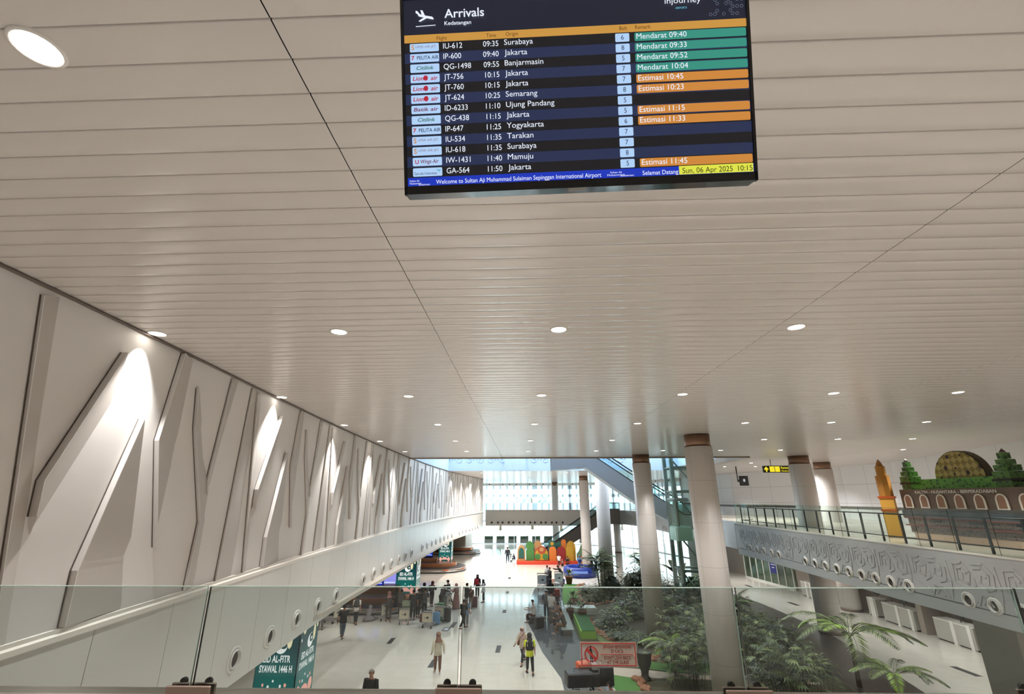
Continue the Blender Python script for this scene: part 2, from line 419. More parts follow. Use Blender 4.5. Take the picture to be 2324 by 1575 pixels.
# edge of the opening and the blue-lit gallery above it
edge = mat('opening_edge', (150, 134, 120), .5)
mb = MB(); mb.box(-7.9, 14.7, 31.12, 31.3, 9.93, 10.3); mb.box(14.62, 14.8, 31.12, 45.9, 9.93, 10.3); mb.build('trim_3', edge, kind='structure')
gal = mat('gallery_panel', (190, 212, 236), .4)  # blue of the sky light put into the panel colour
mb = MB(); mb.box(-9, 15, 30.9, 31.1, 10.26, 16); mb.box(14.85, 15.1, 31, 46, 10.26, 16); mb.box(-9.3, -9.1, 31, 46, 10, 16)
mb.build('wall_opening', gal, kind='structure')
mb = MB(); mb.box(-9.2, 15, 45.9, 46.1, 9.98, 12.3); mb.box(-1.9, .2, 45.75, 45.92, 10.0, 12.3)
for k, x in enumerate([-7.4 + 1.05 * i for i in range(17)]):      # scrolls cut in low relief
    pts = [(x + .42 * (1 - t * .82) * math.cos(t * 9 + (k % 2) * math.pi), 45.885, 11.0 + .42 * (1 - t * .82) * math.sin(t * 9)) for t in [i / 22 for i in range(23)]]
    mb.tube(pts, .035, 4)
mb.build('trim_4', gal, kind='structure')
run(MB(), 31.3, 45.9, 1.5, [(0, 10.0), (.12, 10.0), (.12, 12.3), (0, 12.3)]).build('trim_5', gal, kind='structure')

MB().box(-9.5, 15.2, 30.8, 40.5, 15.6, 15.8).build('ceiling_sky_blocker', gal, kind='structure')  # unseen roof added over the opening, sized to cut the skylight
# ---- upper storey slab: balcony on the right, bridge at the far end
def pattern_band(mb, x, mi):
    pass
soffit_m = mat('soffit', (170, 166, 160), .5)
INNER = BAL + [(15.9, 35.3), (16.0, 45), (16.0, 58), (15.9, 66), (14.8, 71.6), (12.5, 73.9), (8, 74.2), (-5.9, 74.3)]
OUTER = [(-5.9, 78), (22, 78), (22, 56), (28, 44), (28.2, 36), (26, 28), (24.2, 22), (23, 5)]
fascia_m = mat('balcony_fascia', (176, 178, 178), .42)
mb = MB(); n = len(INNER); poly = INNER + OUTER
mb.add([(p[0], p[1], 5.75) for p in poly], [tuple(range(len(poly)))], 0)
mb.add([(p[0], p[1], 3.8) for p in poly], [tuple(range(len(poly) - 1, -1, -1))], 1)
mb.add([(p[0], p[1], z) for z in (3.8, 5.75) for p in poly], [(i, i + 1, len(poly) + i + 1, len(poly) + i) for i in range(len(poly) - 1)], 2)
mb.build('floor_upper', [tiles('upper_tiles', (214, 205, 192), (190, 180, 168), (1, 1), .004, .15), soffit_m, fascia_m], kind='structure')
def bl(y, z, h=0.0): return (interp(BAL, y) - h, y, z)
mb = MB(); run(mb, 5.2, 34.9, 1.2, [(.0, 4.13), (.03, 4.13), (.03, 3.76), (.0, 3.76)], fn=bl)
run(mb, 5.2, 34.9, 1.2, [(.0, 5.75), (.025, 5.75), (.025, 5.7), (.0, 5.7)], 1, fn=bl)
run(mb, 5.2, 34.9, 1.2, [(.0, 4.165), (.012, 4.165), (.012, 4.15), (.0, 4.15)], 2, fn=bl)
# nested angular hooks in low relief, repeated along the balcony
HOOKS = [[(.0, .62), (.05, 1.18), (.42, 1.25), (.62, .98), (.5, .62), (.3, .7), (.33, .92)], [(.12, .72), (.16, 1.05), (.38, 1.1), (.48, .95)],
         [(.0, .62), (.3, .36), (.62, .12)], [(.75, 1.25), (1.15, 1.28), (1.42, 1.0), (1.36, .6), (1.12, .52), (.92, .72), (1.0, .98), (1.17, .9)], [(.8, 1.12), (1.08, 1.15), (1.26, .98), (1.2, .72)],
         [(.68, .05), (.84, .36), (1.2, .36), (1.32, .08)], [(.84, .1), (.95, .24), (1.08, .24), (1.16, .08)], [(1.52, 1.22), (1.56, .6), (1.44, .06)], [(.5, .5), (.74, .62), (.72, .8)]]
k = 0
for y0 in [8.6 + 1.72 * i for i in range(15)]:
    for hk in HOOKS:
        pts = [(y0 + 1.6 - u, 4.2 + w * .98) for u, w in hk]
        for (a, b) in zip(pts, pts[1:]):
            dx, dz = b[0] - a[0], b[1] - a[1]; L = math.hypot(dx, dz) or 1; nx, nz = -dz / L * .03, dx / L * .03
            q = [(a[0] + nx - dx / L * .02, a[1] + nz - dz / L * .02), (a[0] - nx - dx / L * .02, a[1] - nz - dz / L * .02), (b[0] - nx + dx / L * .02, b[1] - nz + dz / L * .02), (b[0] + nx + dx / L * .02, b[1] + nz + dz / L * .02)]
            v = [bl(p[0], p[1], h) for h in (.0, .022) for p in q]
            mb.add(v, [(4, 5, 6, 7), (0, 1, 5, 4), (1, 2, 6, 5), (2, 3, 7, 6), (3, 0, 4, 7)], 0)
mb.build('trim_6', [fascia_m, mat('ledge_white', (232, 226, 218)), gap_dark], kind='structure')
MB().box(14.86, 15.9, 34.95, 35.2, 3.78, 5.72).build('trim_7', mat('dark_end', (58, 58, 58), .5), kind='structure')
MB().bbox(14.9, 15.75, 34.3, 34.9, 5.2, 5.74).build('trim_8', mat('grey_box', (186, 188, 186), .5), kind='structure')
bridge_m = mat('bridge_panel', (230, 226, 220), .45)
mb = MB()
for i in range(12):
    mb.box(-5.9 + i * 1.55, -5.9 + (i + 1) * 1.55 - .012, 74.02, 74.2, 3.55, 5.6)
mb.box(-5.9, 12.4, 73.98, 74.3, 5.62, 5.8); mb.build('wall_bridge', bridge_m, kind='structure')

# ---- outer walls
RU = [(23.0, 5), (22.4, 15), (23.7, 22.6), (25.6, 29), (27.8, 36.6), (27.5, 42), (22.7, 53), (22, 60), (21.5, 66)]
mb = MB()
for a, b in zip(RU, RU[1:]):
    L = math.dist(a, b); nn = max(1, round(L / 2.4))
    for i in range(nn):
        for z0, z1 in ((5.7, 7.0), (7.0, 8.5), (8.5, 10.3)):
            t0, t1 = i / nn, (i + 1) / nn - .012 / L
            P = lambda t: (a[0] + (b[0] - a[0]) * t, a[1] + (b[1] - a[1]) * t)
            p, q = P(t0), P(t1); mb.add([(p[0], p[1], z0), (q[0], q[1], z0), (q[0], q[1], z1 - .012), (p[0], p[1], z1 - .012)], [(0, 1, 2, 3)])
    mb.add([(a[0] + .05, a[1], 5.7), (b[0] + .05, b[1], 5.7), (b[0] + .05, b[1], 10.3), (a[0] + .05, a[1], 10.3)], [(0, 1, 2, 3)], 1)
    mb.add([(a[0] - .03, a[1], 6.55), (b[0] - .03, b[1], 6.55), (b[0] - .03, b[1], 6.75), (a[0] - .03, a[1], 6.75)], [(0, 1, 2, 3)], 2)
mb.build('wall_right', [white_glow_panel, gap_dark, mat('crash_rail', (96, 92, 88), .5)], kind='structure')
RLW = [(24.3, -7), (24.3, 26), (24.0, 34.5), (23.6, 43.6), (22.4, 51.2), (21.8, 60), (21.5, 66)]
lowwall = mat('lower_wall', (150, 138, 126), .55, noise=(.8, 0), rgb2=(140, 128, 116))
mb = MB()
for a, b in zip(RLW, RLW[1:]): mb.add([(a[0], a[1], 0), (b[0], b[1], 0), (b[0], b[1], 4), (a[0], a[1], 4)], [(0, 1, 2, 3)])
for y0, y1 in ((-7, 27), (31.2, 30.6), (34.2, 36.5)): pass
mb.box(22.9, 24.3, 30.55, 30.95, 0, 3.8); mb.box(23.0, 24.3, 26.2, 27.0, 0, 3.8); mb.box(23.0, 24.2, 36.6, 43.6, 0, 3.8)
mb.build('wall_right_lower', lowwall, kind='structure')
mb = MB(); mb.box(24.3, 29.5, -7.2, -7, 0, 10.3); mb.box(-22, 24.3, -7.3, -7, 0, 10.3); mb.build('wall_back', plaster, kind='structure')
mb = MB(); mb.box(-20.4, -20.1, -7, 76, 0, 3.8); mb.box(-20.4, -9.3, 75.8, 76, 0, 3.8); mb.box(-9.4, -9.1, 76, 86.2, 0, 3.6)
mb.build('wall_baggage_hall', mat('hall_wall', (176, 164, 150), .55), kind='structure')
MB().box(-9.5, 29.5, 86, 86.2, 10.0, 10.4).build('trim_9', gal, kind='structure')
mb = MB(); mb.box(28.9, 29.2, -7, 86, 3.8, 10.3); mb.box(21.5, 29, 65.9, 66.2, 0, 10.3); mb.build('wall_far_right', plaster, kind='structure')
# ---- storey where the photographer stands: floor, parapet, steel capping
mb = MB(); mb.box(-5.95, 14.1, -7, 2.42, 5.45, 5.75); mb.build('floor_gallery', carpet_m, kind='structure')
mb = MB(); mb.box(-5.95, 14.1, 2.3, 2.62, 3.5, 6.42); mb.build('wall_gallery', mat('parapet_timber', (150, 112, 88), .5), kind='structure')
mb = MB(); n = 10
sec = [(2.2, 6.42), (2.2, 6.51), (2.23, 6.531), (2.6, 6.531), (2.66, 6.5), (2.66, 6.42)]
mb.extrude([(-5.9, y, z) for y, z in sec], (20, 0, 0)); mb.build('trim_10', steel, kind='structure')

# ---- far glazed front, in front of the bright outdoors
FA = [(-9.2, 86.2), (8, 85.0), (15, 81.7), (19, 75.0), (21.4, 66)]
frame_w = mat('white_frame', (236, 240, 242), .4)
for wi, (a, b) in enumerate(zip(FA, FA[1:])):
    L = math.dist(a, b); ang = math.atan2(b[1] - a[1], b[0] - a[0])
    w = MB(); cs, sn = math.cos(ang), math.sin(ang)
    n = max(3, round(L / 1.22))
    for i in range(n + 1):
        u = L * i / n; t = .3 if i % 9 else .9
        w.box(u - t / 2, u + t / 2, -.02, .02, 3.8, 10.0, 3)
        if i % 3 == 0: w.box(u - .04, u + .04, -.07, .07, 0, 3.8)
    for z, h in ((.05, .1), (3.7, .2), (9.95, .3)): w.box(0, L, -.09, .09, z - h / 2, z + h / 2)
    for z, h in ((5.2, 3.0), (7.92, .46), (9.45, .85)): w.box(0, L, -.025, .025, z - h / 2, z + h / 2, 3)
    w.box(0, L, -.12, -.1, 9.62, 10.1, 1)
    for i in range(int(L / 1.5)):
        if i % 4 != 3: w.lathe([(.1, 0), (.1, .03)], 10, (.6 + i * 1.5 * .8, -.15, 9.85), 2, axis='y')
    w.xf(lambda p: (a[0] + p.x * cs - p.y * sn, a[1] + p.x * sn + p.y * cs, p.z))
    wo = w.build('window_%d' % (wi + 1), [frame_w, bridge_m, gap_dark, frosted('frosted_panel', (236, 242, 244), .8)], kind='structure')
    p = MB(); p.box(0, L, -.012, .012, .1, 9.6); p.xf(lambda q: (a[0] + q.x * cs - q.y * sn, a[1] + q.x * sn + q.y * cs, q.z))
    p.build('pane', glass('clear_pane', (244, 250, 252), .05), wo)

# ================================================================== CEILING LAMPS
disc_m = glow('lamp_glow', (255, 246, 232), 14)
trim_m = mat('lamp_trim', (225, 220, 214), .35)
def make_lamp():
    t = thing('ceiling_downlight', '', 'ceiling light')
    MB().lathe([(.118, .03), (.118, -.012), (.125, -.016), (.14, -.01), (.142, .03)], 24, close=False).build('trim_ring', trim_m, t)
    MB().lathe([(.117, -.012), (.117, -.006)], 20).build('diffuser', disc_m, t)
    return t
ROWS = [  # (depth of the row, xs, how the row is named)
    (1.99, [-2.92, .55, 4.2], 'in the nearest row'), (6.95, [-6.02, -3.0, .58, 4.36, 8.1], 'in the second row away'),
    (11.9, [-6.46, -3.05, .48, 4.17, 8.07, 11.23], 'in the third row away'), (16.8, [-6.62, -3.15, .4, 4.14, 8.01, 11.07, 14.43], 'in the fourth row away'),
    (21.8, [-6.8, -3.21, .32, 4.13, 11.14, 14.5, 17.88], 'in the fifth row away'), (26.8, [-6.85, -3.29, .23, 4.13, 7.91, 11.15, 14.5, 21.3], 'in the sixth row away')]
PLAC = [(y, x, 'small round ceiling downlight %s, %s from the left wall' % (nm, ORD[i])) for y, xs, nm in ROWS for i, x in enumerate(xs)]
for i, (y, x) in enumerate([(36.8, 17.5), (36.8, 20.5), (41, 17.2), (41, 19.8), (41, 23)]): PLAC.append((y, x, 'tiny ceiling downlight right of the opening above the far balcony, %s of five' % ORD[i]))
for i, (y, x) in enumerate([(50, -4.5), (50, 0), (50, 4.5), (56, -4.5), (56, 0), (62, -3.5)]): PLAC.append((y, x, 'tiny downlight in the bright ceiling beyond the opening, %s of six' % ORD[i]))
l0 = make_lamp(); first = True
for y, x, lab in PLAC:
    if first: l0.location = (x, y, CEIL); l0['label'] = lab; l0['group'] = 'ceiling downlights'; first = False
    else: dup(l0, (x, y, CEIL), 0, lab, 'ceiling downlights')
    near_wall = x - interp(WP, y) < .8
    if y < 34: lamp(x, y, CEIL - .03, LAMP_W * (.9 if near_wall else 1.0), 72 if near_wall else 96, .07, aim=(x - .12, y, 0) if near_wall else None)
    else: lamp(x, y, CEIL - .03, LAMP_W * (3.0 if y > 45 else 1.0), 130)
for y in (47.5, 52.5, 57.5, 62.5): lamp(interp(WP, y) + .6, y, CEIL - .03, LAMP_W * .4, 80)  # unseen lamps added to brighten the far end of the left wall
for x, y in [(-3, -3), (.5, -3), (4.2, -3), (8, -3), (8, 2), (11.5, 2), (15, 7), (19, 3), (19, 8), (19, 13), (18.5, 22), (22, 17), (20.5, 31.5), (23.5, 31.5), (25.2, 37), (25, 41.5), (21.5, 46), (20.5, 50)]:  # unseen lamps without fittings, several added to brighten the right wall
    lamp(x, y, CEIL - .03, LAMP_W * (.5 if x > 16.5 else 1), 110)
for x, y in [(-10.5, 20), (-9.5, 25), (-12, 30), (-9.5, 31), (-14, 37), (-9.3, 41), (-14, 47), (-9.5, 50), (-14, 57), (-10, 60)]:
    lamp(x, y, 3.58, 330, 130, .1)
for x, y in [(17, 13), (20, 17), (18.5, 22), (20.5, 27), (19, 32), (20.3, 37), (18.5, 42), (20, 48)]:
    lamp(x, y, 3.75, 640, 140, .1)

# ================================================================== ROUND AIR NOZZLES
ring_m = mat('nozzle_white', (228, 226, 222), .35); throat_m = mat('nozzle_throat', (62, 56, 52), .6)
def make_nozzle():
    """axis +X is the blowing direction"""
    t = thing('air_nozzle', '', 'air nozzle')
    MB().lathe([(.255, 0), (.262, .03), (.24, .05), (.205, .052), (.195, .03), (.2, .008)], 28, axis='x', close=False).build('flange', ring_m, t)
    MB().lathe([(.2, .012), (.188, .075), (.178, .09), (.168, .075), (.155, .012), (.15, .002)], 28, axis='x', close=False).build('cone', ring_m, t)
    MB().lathe([(.158, .012), (.001, .003)], 20, axis='x', close=False).build('throat', throat_m, t)
    return t
nz = make_nozzle(); used = [False]
def place_nozzle(x, y, z, rz, lab, group, sc=1.0):
    if not used[0]:
        nz.location = (x, y, z); nz.rotation_euler = (0, 0, rz); nz['label'] = lab; nz['group'] = group; nz.scale = (sc,) * 3; used[0] = True
    else: dup(nz, (x, y, z), rz, lab, group, sc)
ys = [11.71 + 1.755 * i for i in range(5)] + [22.26 + 1.765 * i for i in range(7)] + [36.5 + 1.75 * i for i in range(8)] + [52.3 + 1.75 * i for i in range(7)]
for i, y in enumerate(ys):
    place_nozzle(interp(WP, y) + .091, y, 4.02, R(-2 if y < 36 else 3), 'round white air nozzle in the left parapet, %s from the near end' % ORD[i], 'air nozzles in the left parapet')
ys = [32.9, 31.95, 31.06, 30.1, 29.2, 26.31, 25.42, 24.5, 23.6, 22.7, 21.85, 20.95, 20.1, 19.2, 16.76, 15.87, 15.0]
for i, y in enumerate(ys[::-1]):
    place_nozzle(interp(BAL, y), y, 4.31, R(180), 'round air nozzle in the patterned right balcony front, %s from the right edge' % ORD[i], 'air nozzles in the right balcony', .93)
for i in range(14):
    px = 1116 + (1275 - 1116) * i / 13; p = at_y(px + (2 if i % 2 else 0), 1184.5, 74.0)
    place_nozzle(p.x, 73.99, 4.0, R(-90), 'round dark-mouthed nozzle in the far bridge front, %s from the left' % ORD[i], 'air nozzles in the far bridge', .95)
for i, y in enumerate([57.5, 56.4, 55.3, 54.2]):
    place_nozzle(15.98, y, 4.2, R(180), 'round nozzle in the bridge front between second column and lift, %s from the left' % ORD[i], 'air nozzles by the lift', .9)

# ================================================================== COLUMNS
def joints(key, rgb, dz):
    M = mat(key, rgb, .38); nt = M.node_tree; b = nt.nodes['Principled BSDF']
    tc = nt.nodes.new('ShaderNodeTexCoord'); sp = nt.nodes.new('ShaderNodeSeparateXYZ'); nt.links.new(tc.outputs['Object'], sp.inputs[0])
    md = nt.nodes.new('ShaderNodeMath'); md.operation = 'MODULO'; md.inputs[1].default_value = dz; nt.links.new(sp.outputs[2], md.inputs[0])
    lt = nt.nodes.new('ShaderNodeMath'); lt.operation = 'LESS_THAN'; lt.inputs[1].default_value = .012; nt.links.new(md.outputs[0], lt.inputs[0])
    mx = nt.nodes.new('ShaderNodeMix'); mx.data_type = 'RGBA'; mx.inputs['A'].default_value = lin(rgb) + (1,); mx.inputs['B'].default_value = lin((186, 178, 172)) + (1,)
    nt.links.new(lt.outputs[0], mx.inputs['Factor']); nt.links.new(mx.outputs['Result'], b.inputs['Base Color']); return M
col_m = joints('column_cladding', (224, 218, 214), 1.62)
seam_m = mat('column_seam', (182, 172, 166), .7)
def column(name, x, y, r, top, label, collar=True):
    t = thing(name, label, 'column', (x, y, 0), 0, 'round columns')
    z1 = top - (.52 if collar else 0)
    MB().lathe([(r, .06), (r, z1)], 48).build('shaft', col_m, t)
    MB().lathe([(r + .035, 0), (r + .035, .12), (r + .01, .14)], 48).build('base_ring', mat('base_ring', (110, 92, 80), .4, .4), t)
    s = MB()
    for a in (-62, 28, 118, 208): s.box(-.005, .005, -.003, .003, .1, z1) if False else s.add([(r * 1.002 * math.cos(R(a) + d), r * 1.002 * math.sin(R(a) + d), z) for z in (.15, z1) for d in (-.008, .008)], [(0, 1, 3, 2)])
    s.build('cladding_seam', seam_m, t)
    if collar: MB().lathe([(r - .04, z1), (r - .04, top - .01)], 40).build('collar', bronze, t)
    return t
column('round_column', 7.42, 20.1, .56, CEIL, 'nearest tall pale round column with bronze collar, rising out of the plants')
column('round_column', 7.3, 29.6, .56, CEIL, 'second tall round column with bronze collar, behind the nearest one')
column('round_column', 6.85, 42.6, .58, 10.3, 'bluish round column under the upper escalator, collar hidden')
column('round_column', 7.1, 57.4, .56, CEIL, 'slim far round column with bronze collar left of the bluish one')
column('round_column', 5.05, 79.5, .55, CEIL, 'farthest slender column standing on the bridge before the glazing')
column('round_column', 13.55, 72.6, .5, 3.8, 'short far column on the ground floor under the bridge end', False)
column('round_column', 17.75, 30.9, .64, CEIL, 'thick round column standing through the right balcony floor, left of a thinner one')
column('round_column', 22.7, 36.6, .62, CEIL, 'round column at the back of the right balcony, right of the yellow sign')
t = thing('square_pillar', 'broad grey square pillar under the right balcony at the frame edge', 'pillar', (17.55, 18.9, 0))
MB().bbox(-1.05, 1.05, -.8, .8, 0, 3.8, .02).build('shaft', mat('pillar_grey', (172, 168, 160), .5), t)
MB().bbox(-1.08, 1.08, -.83, .83, 0, .12, .02).build('base_ring', mat('base_ring', (110, 92, 80)), t)

# ================================================================== GLASS BALUSTRADE NEAREST THE CAMERA
bal_glass = glass('balustrade_glass', (232, 236, 235), .035, .03)
edge_m = mat('glass_edge', (150, 168, 158), .2, spec=.8)
edge_d = mat('glass_edge_dark', (30, 36, 34), .25)
xs = [at_y(-240, 1334, 2.5).x] + [at_y(px, 1338, 2.5).x for px in (475, 1048, 1665, 2298)] + [at_y(2960, 1350, 2.5).x]
GY = 2.5
zt = lambda x: 6.985
names = ['clear glass balustrade panel left of the green festive pillar, below the relief wall', 'clear glass balustrade panel in front of the tall green festive pillar', 'clear glass balustrade panel carrying the red warning sticker', 'clear glass balustrade panel in front of the right-hand palms', 'clear glass balustrade panel cut by the right frame edge']
panels = []
for i in range(5):
    a, b = xs[i] + .008, xs[i + 1] - .008
    t = thing('glass_balustrade', names[i], 'glass panel', ((a + b) / 2, GY, 6.54), 0, 'glass balustrade panels')
    hw = (b - a) / 2
    MB().box(-hw, hw, -.006, .006, 0, .447).build('pane', bal_glass, t)
    MB().box(-hw, hw, -.006, .006, .4475, .451).build('top_edge', edge_m, t)
    MB().box(-hw - .002, -hw - .0005, -.006, .006, 0, .45).build('side_edge', edge_d, t)
    MB().box(hw + .0005, hw + .002, -.006, .006, 0, .45).build('side_edge', edge_m, t)
    panels.append(t)
clamp_m = mat('clamp_steel', (152, 132, 120), .3, metal=.8)
first = None
for i, x in enumerate(xs[1:5]):
    lab = 'brown steel glass clamp under the %s glass joint' % ['left', 'middle', 'right-hand', 'far right'][i]
    if first is None:
        first = thing('glass_clamp', lab, 'glass clamp', (x, GY, 6.532), 0, 'steel glass clamps')
        for s in (-1, 1):
            MB().bbox(-.105, .105, s * .014 - (.012 if s < 0 else 0), s * .014 + (.012 if s > 0 else 0), 0, .045, .003).build('clamp_plate', clamp_m, first)
        for sx in (-.06, .06): MB().lathe([(.017, .0265), (.017, .04)], 16, (sx, 0, .046), axis='y').build('bolt', mat('bolt_black', (34, 30, 28), .4, .5), first)
    else: dup(first, (x, GY, 6.532), 0, lab, 'steel glass clamps')

# warning sticker on the third panel
P3 = panels[2]; cx0, cy0, cz0 = P3.location
def g_at(px, py):
    p = at_y(px, py, GY - .0085); return Vector((p.x - cx0, -.0085, p.z - cz0))
red_m = mat('sticker_red', (170, 48, 42), .5); pink_m = film('sticker_film', (240, 206, 190), .2); black_m = mat('print_black', (24, 22, 22), .5)
tl, tr, bl_, br_ = g_at(1318, 1459), g_at(1441, 1459), g_at(1318, 1511), g_at(1441, 1511)
x0, x1, z1, z0 = tl.x, tr.x, tl.z, bl_.z
st = MB().box(x0 - .004, x1 + .006, -.0086, -.0075, z0 - .005, z1 + .005).build('warning_sticker', pink_m, P3); st['label'] = 'red and pink no-leaning warning sticker'
b = MB(); w = .004; y0, y1 = -.0098, -.009
b.box(x0, x1, y0, y1, z1 - w, z1); b.box(x0, x1, y0, y1, z0, z0 + w); b.box(x0, x0 + w, y0, y1, z0 + w, z1 - w); b.box(x1 - w, x1, y0, y1, z0 + w, z1 - w)
mid = (z0 + z1) / 2; lx = x0 + (x1 - x0) * .36
b.box(lx, x1 - .01, y0, y1, mid - .001, mid + .0015); b.build('border', red_m, st)
cxs, rr = x0 + (x1 - x0) * .185, (z1 - z0) * .35
MB().lathe([(rr, 0), (rr, .0006), (rr * .8, .0006), (rr * .8, 0)], 40, (cxs, -.0098, mid), axis='y', close=False).add([(cxs + s * rr * .85 * .707 + d * .004, -.0099, mid - s * rr * .85 * .707 + d * .004) for s, d in ((-1, 1), (-1, -1), (1, -1), (1, 1))], [(0, 1, 2, 3)]).build('prohibition_ring', red_m, st)
h = (z1 - z0) / 52
MB().ball((cxs - .002, -.0092, mid + 17 * h), (2.4 * h, .0004, 2.6 * h)).add([(cxs + u * h, -.0094, mid + w_ * h) for u, w_ in ((-4, 14), (1, 14), (3, 4), (2.2, 0), (3.4, -6), (2.6, -16), (5, -16.5), (4.4, -18), (0.6, -18), (.4, -6), (-1.4, -6), (-1.2, -18), (-3.4, -18), (-3, -4), (-3.6, 2))], [tuple(range(15))]).build('leaning_figure', black_m, st)
tx = MB(); cxr = (lx + x1 - .008) / 2
for body, fz, cap, wd in (('JANGAN BERSANDAR', 14, 7.2, 74), ('DI KACA', 4.2, 7.2, 32), ("DON'T LEAN BACK", -11, 7.4, 70), ('AT THE GLASS', -21, 7.4, 56)):
    letters(tx, body, (cxr, -.0096, mid + fz * h), (1, 0, 0), (0, 0, 1), cap * h, 'c', .015, width=wd * h * 1.0)
tx.build('lettering', mat('sticker_ink', (128, 30, 26), .5), st)

# ================================================================== ARRIVALS DISPLAY
DIS = 1.755
BLc = ray(919, 443) * 1.772; BRc = ray(1720, 409) * 1.738
TX = (BRc - BLc).normalized(); TW = (BRc - BLc).length
_tlc = ray(916, -18) * 1.80
TZ = (_tlc - BLc); TZ -= TX * TZ.dot(TX); TZ.normalize(); TN = TX.cross(TZ).normalized()   # TN points away from the viewer (into the ceiling)
if TN.y < 0: TN = -TN
TH = TW * .583; ORG = BLc + Vector((0, 0, CAMZ))
def tv(u, v, d=0.0): return ORG + TX * u + TZ * v - TN * d
def tvpx(px, py, d=0.0):
    """(u, v) of a pixel of the photograph on the display's face"""
    r = ray(px, py); o = Vector((0, 0, CAMZ)); t = (ORG - TN * d - o).dot(TN) / r.dot(TN); p = o + r * t - ORG
    return p.dot(TX), p.dot(TZ)
PXM = DIS / FPX
disp = thing('information_display', 'large black flight arrivals display hanging from the slatted ceiling', 'display screen', tuple(tv(TW / 2, TH / 2, -.03)))
def tvbox(mb, u0, u1, v0, v1, d0, d1, mi=0, rnd=0.0):
    if rnd:
        q = []
        for (cu, cv, a0) in ((u1 - rnd, v1 - rnd, 0), (u0 + rnd, v1 - rnd, 90), (u0 + rnd, v0 + rnd, 180), (u1 - rnd, v0 + rnd, 270)):
            q += [(cu + rnd * math.cos(R(a0 + k * 30)), cv + rnd * math.sin(R(a0 + k * 30))) for k in range(4)]
    else: q = [(u0, v0), (u1, v0), (u1, v1), (u0, v1)]
    return mb.extrude([tv(u, v, d0) for u, v in q], -TN * (d1 - d0), mi)
black_gloss = mat('display_black', (14, 14, 15), .12, spec=.6)
hs = MB(); b = .012
tvbox(hs, 0, TW, 0, TH, -.055, -.012, rnd=.01)
for q in ((0, TW, 0, .032), (0, TW, TH - b, TH), (0, b, 0, TH), (TW - b, TW, 0, TH)): tvbox(hs, *q, -.014, .004)
hs.build('housing', black_gloss, disp, world=True)
lg = MB(); u, v = tvpx(1309, 431); tvbox(lg, u - .033, u + .033, v - .006, v + .006, .0045, .006); lg.build('maker_badge', mat('badge_silver', (190, 190, 188), .25, .9), disp, world=True)
sc_ = MB(); tvbox(sc_, b, TW - b, .032, TH - b, -.012, -.001); scr = sc_.build('screen', glow('screen_navy', (22, 28, 48), .9), disp, world=True)
GL = {k: glow('screen_' + k, c, s) for k, c, s in (('white', (236, 242, 255), 1.0), ('gold', (205, 150, 66), .95), ('teal', (52, 150, 132), .9), ('orange', (214, 140, 60), .9), ('black', (20, 20, 26), .8), ('row', (34, 46, 82), .9), ('chip', (176, 208, 245), 1.0), ('ink', (40, 52, 96), .8), ('brown', (104, 60, 22), .8), ('blue', (16, 52, 190), .95), ('yellow', (222, 226, 70), 1.0), ('red', (190, 34, 60), .9), ('green', (20, 110, 70), .9), ('grey', (150, 146, 170), .9), ('cyan', (110, 190, 210), .9), ('maroon', (120, 30, 80), .9), ('pale', (120, 128, 150), .8), ('head', (24, 30, 52), .9))}
def on_screen(name, items, mats, d):
    mb = MB()
    for it in items: it(mb)
    return mb.build(name, [GL[k] for k in mats], scr, world=True)
U0, U1 = b + .001, TW - b - .001
def line_v(px, py): return tvpx(px, py)[1]
def T(body, px, py, cap, align='l', bold=.0, mi=0, d=.0035, sq=.86, wpx=None, slant=0.0):
    def go(mb):
        u, v = tvpx(px, py); letters(mb, body, tv(u, v, d), TX, TZ, cap * PXM, align, bold, mi, width=wpx * PXM if wpx else None, squeeze=sq, slant=slant)
    return go
def BOX(u0, u1, v0, v1, mi=0, d=.0, rnd=0.0): return lambda mb: tvbox(mb, u0, u1, v0, v1, d, d + .0006, mi, rnd)
# rows: the baseline of row k through the flight column
r0 = tvpx(1035, 105); rN = tvpx(1035, 388); DV = (r0[1] - rN[1]) / 12; RH = DV * .5
vrow = lambda k: r0[1] - DV * k
on_screen('header_band', [BOX(U0, U1, r0[1] + DV * .52, r0[1] + DV * 1.28), T('Flight', 1003, 92, 9, 'c', .0, 1), T('Time', 1115, 85.5, 9, 'c', 0, 1), T('Origin', 1148, 83, 9, 'l', 0, 1), T('Belt', 1414, 69.5, 9, 'c', 0, 1), T('Remark', 1441, 67.5, 9, 'l', 0, 1)], ['gold', 'brown'], 0)
on_screen('title_lettering', [T('Arrivals', 1009, 42, 20, 'l', .012, 0, wpx=92), T('Kedatangan', 1009, 58.5, 8.8, 'l', .01, 0, wpx=62), T('injourney', 1508, 10, 13, 'l', 0.0, 0, wpx=82), T('AIRPORTS', 1532, 22, 4.6, 'l', .01, 1)], ['white', 'cyan'], 0)
def plane(mb):
    u, v = tvpx(944, 40); k = PXM
    F = lambda pts: mb.add([tv(u + x * k, v + y * k, .003) for x, y in pts], [tuple(range(len(pts)))])
    F([(0, 9), (4, 7), (7, 1), (40, -8), (42, -6), (38, -1), (24, 2), (10, 6), (4, 14), (0, 15)]); F([(14, 3), (22, 1), (16, 15), (11, 16)]); F([(20, -1), (28, -3), (10, -12), (6, -10)])
    u, v = tvpx(944, 62.5); mb.add([tv(u + x * k, v + y * k, .003) for x, y in ((0, 0), (46, 1.2), (46, 3), (0, 1.8))], [(0, 1, 2, 3)])
on_screen('landing_plane_symbol', [plane], ['white'], 0)
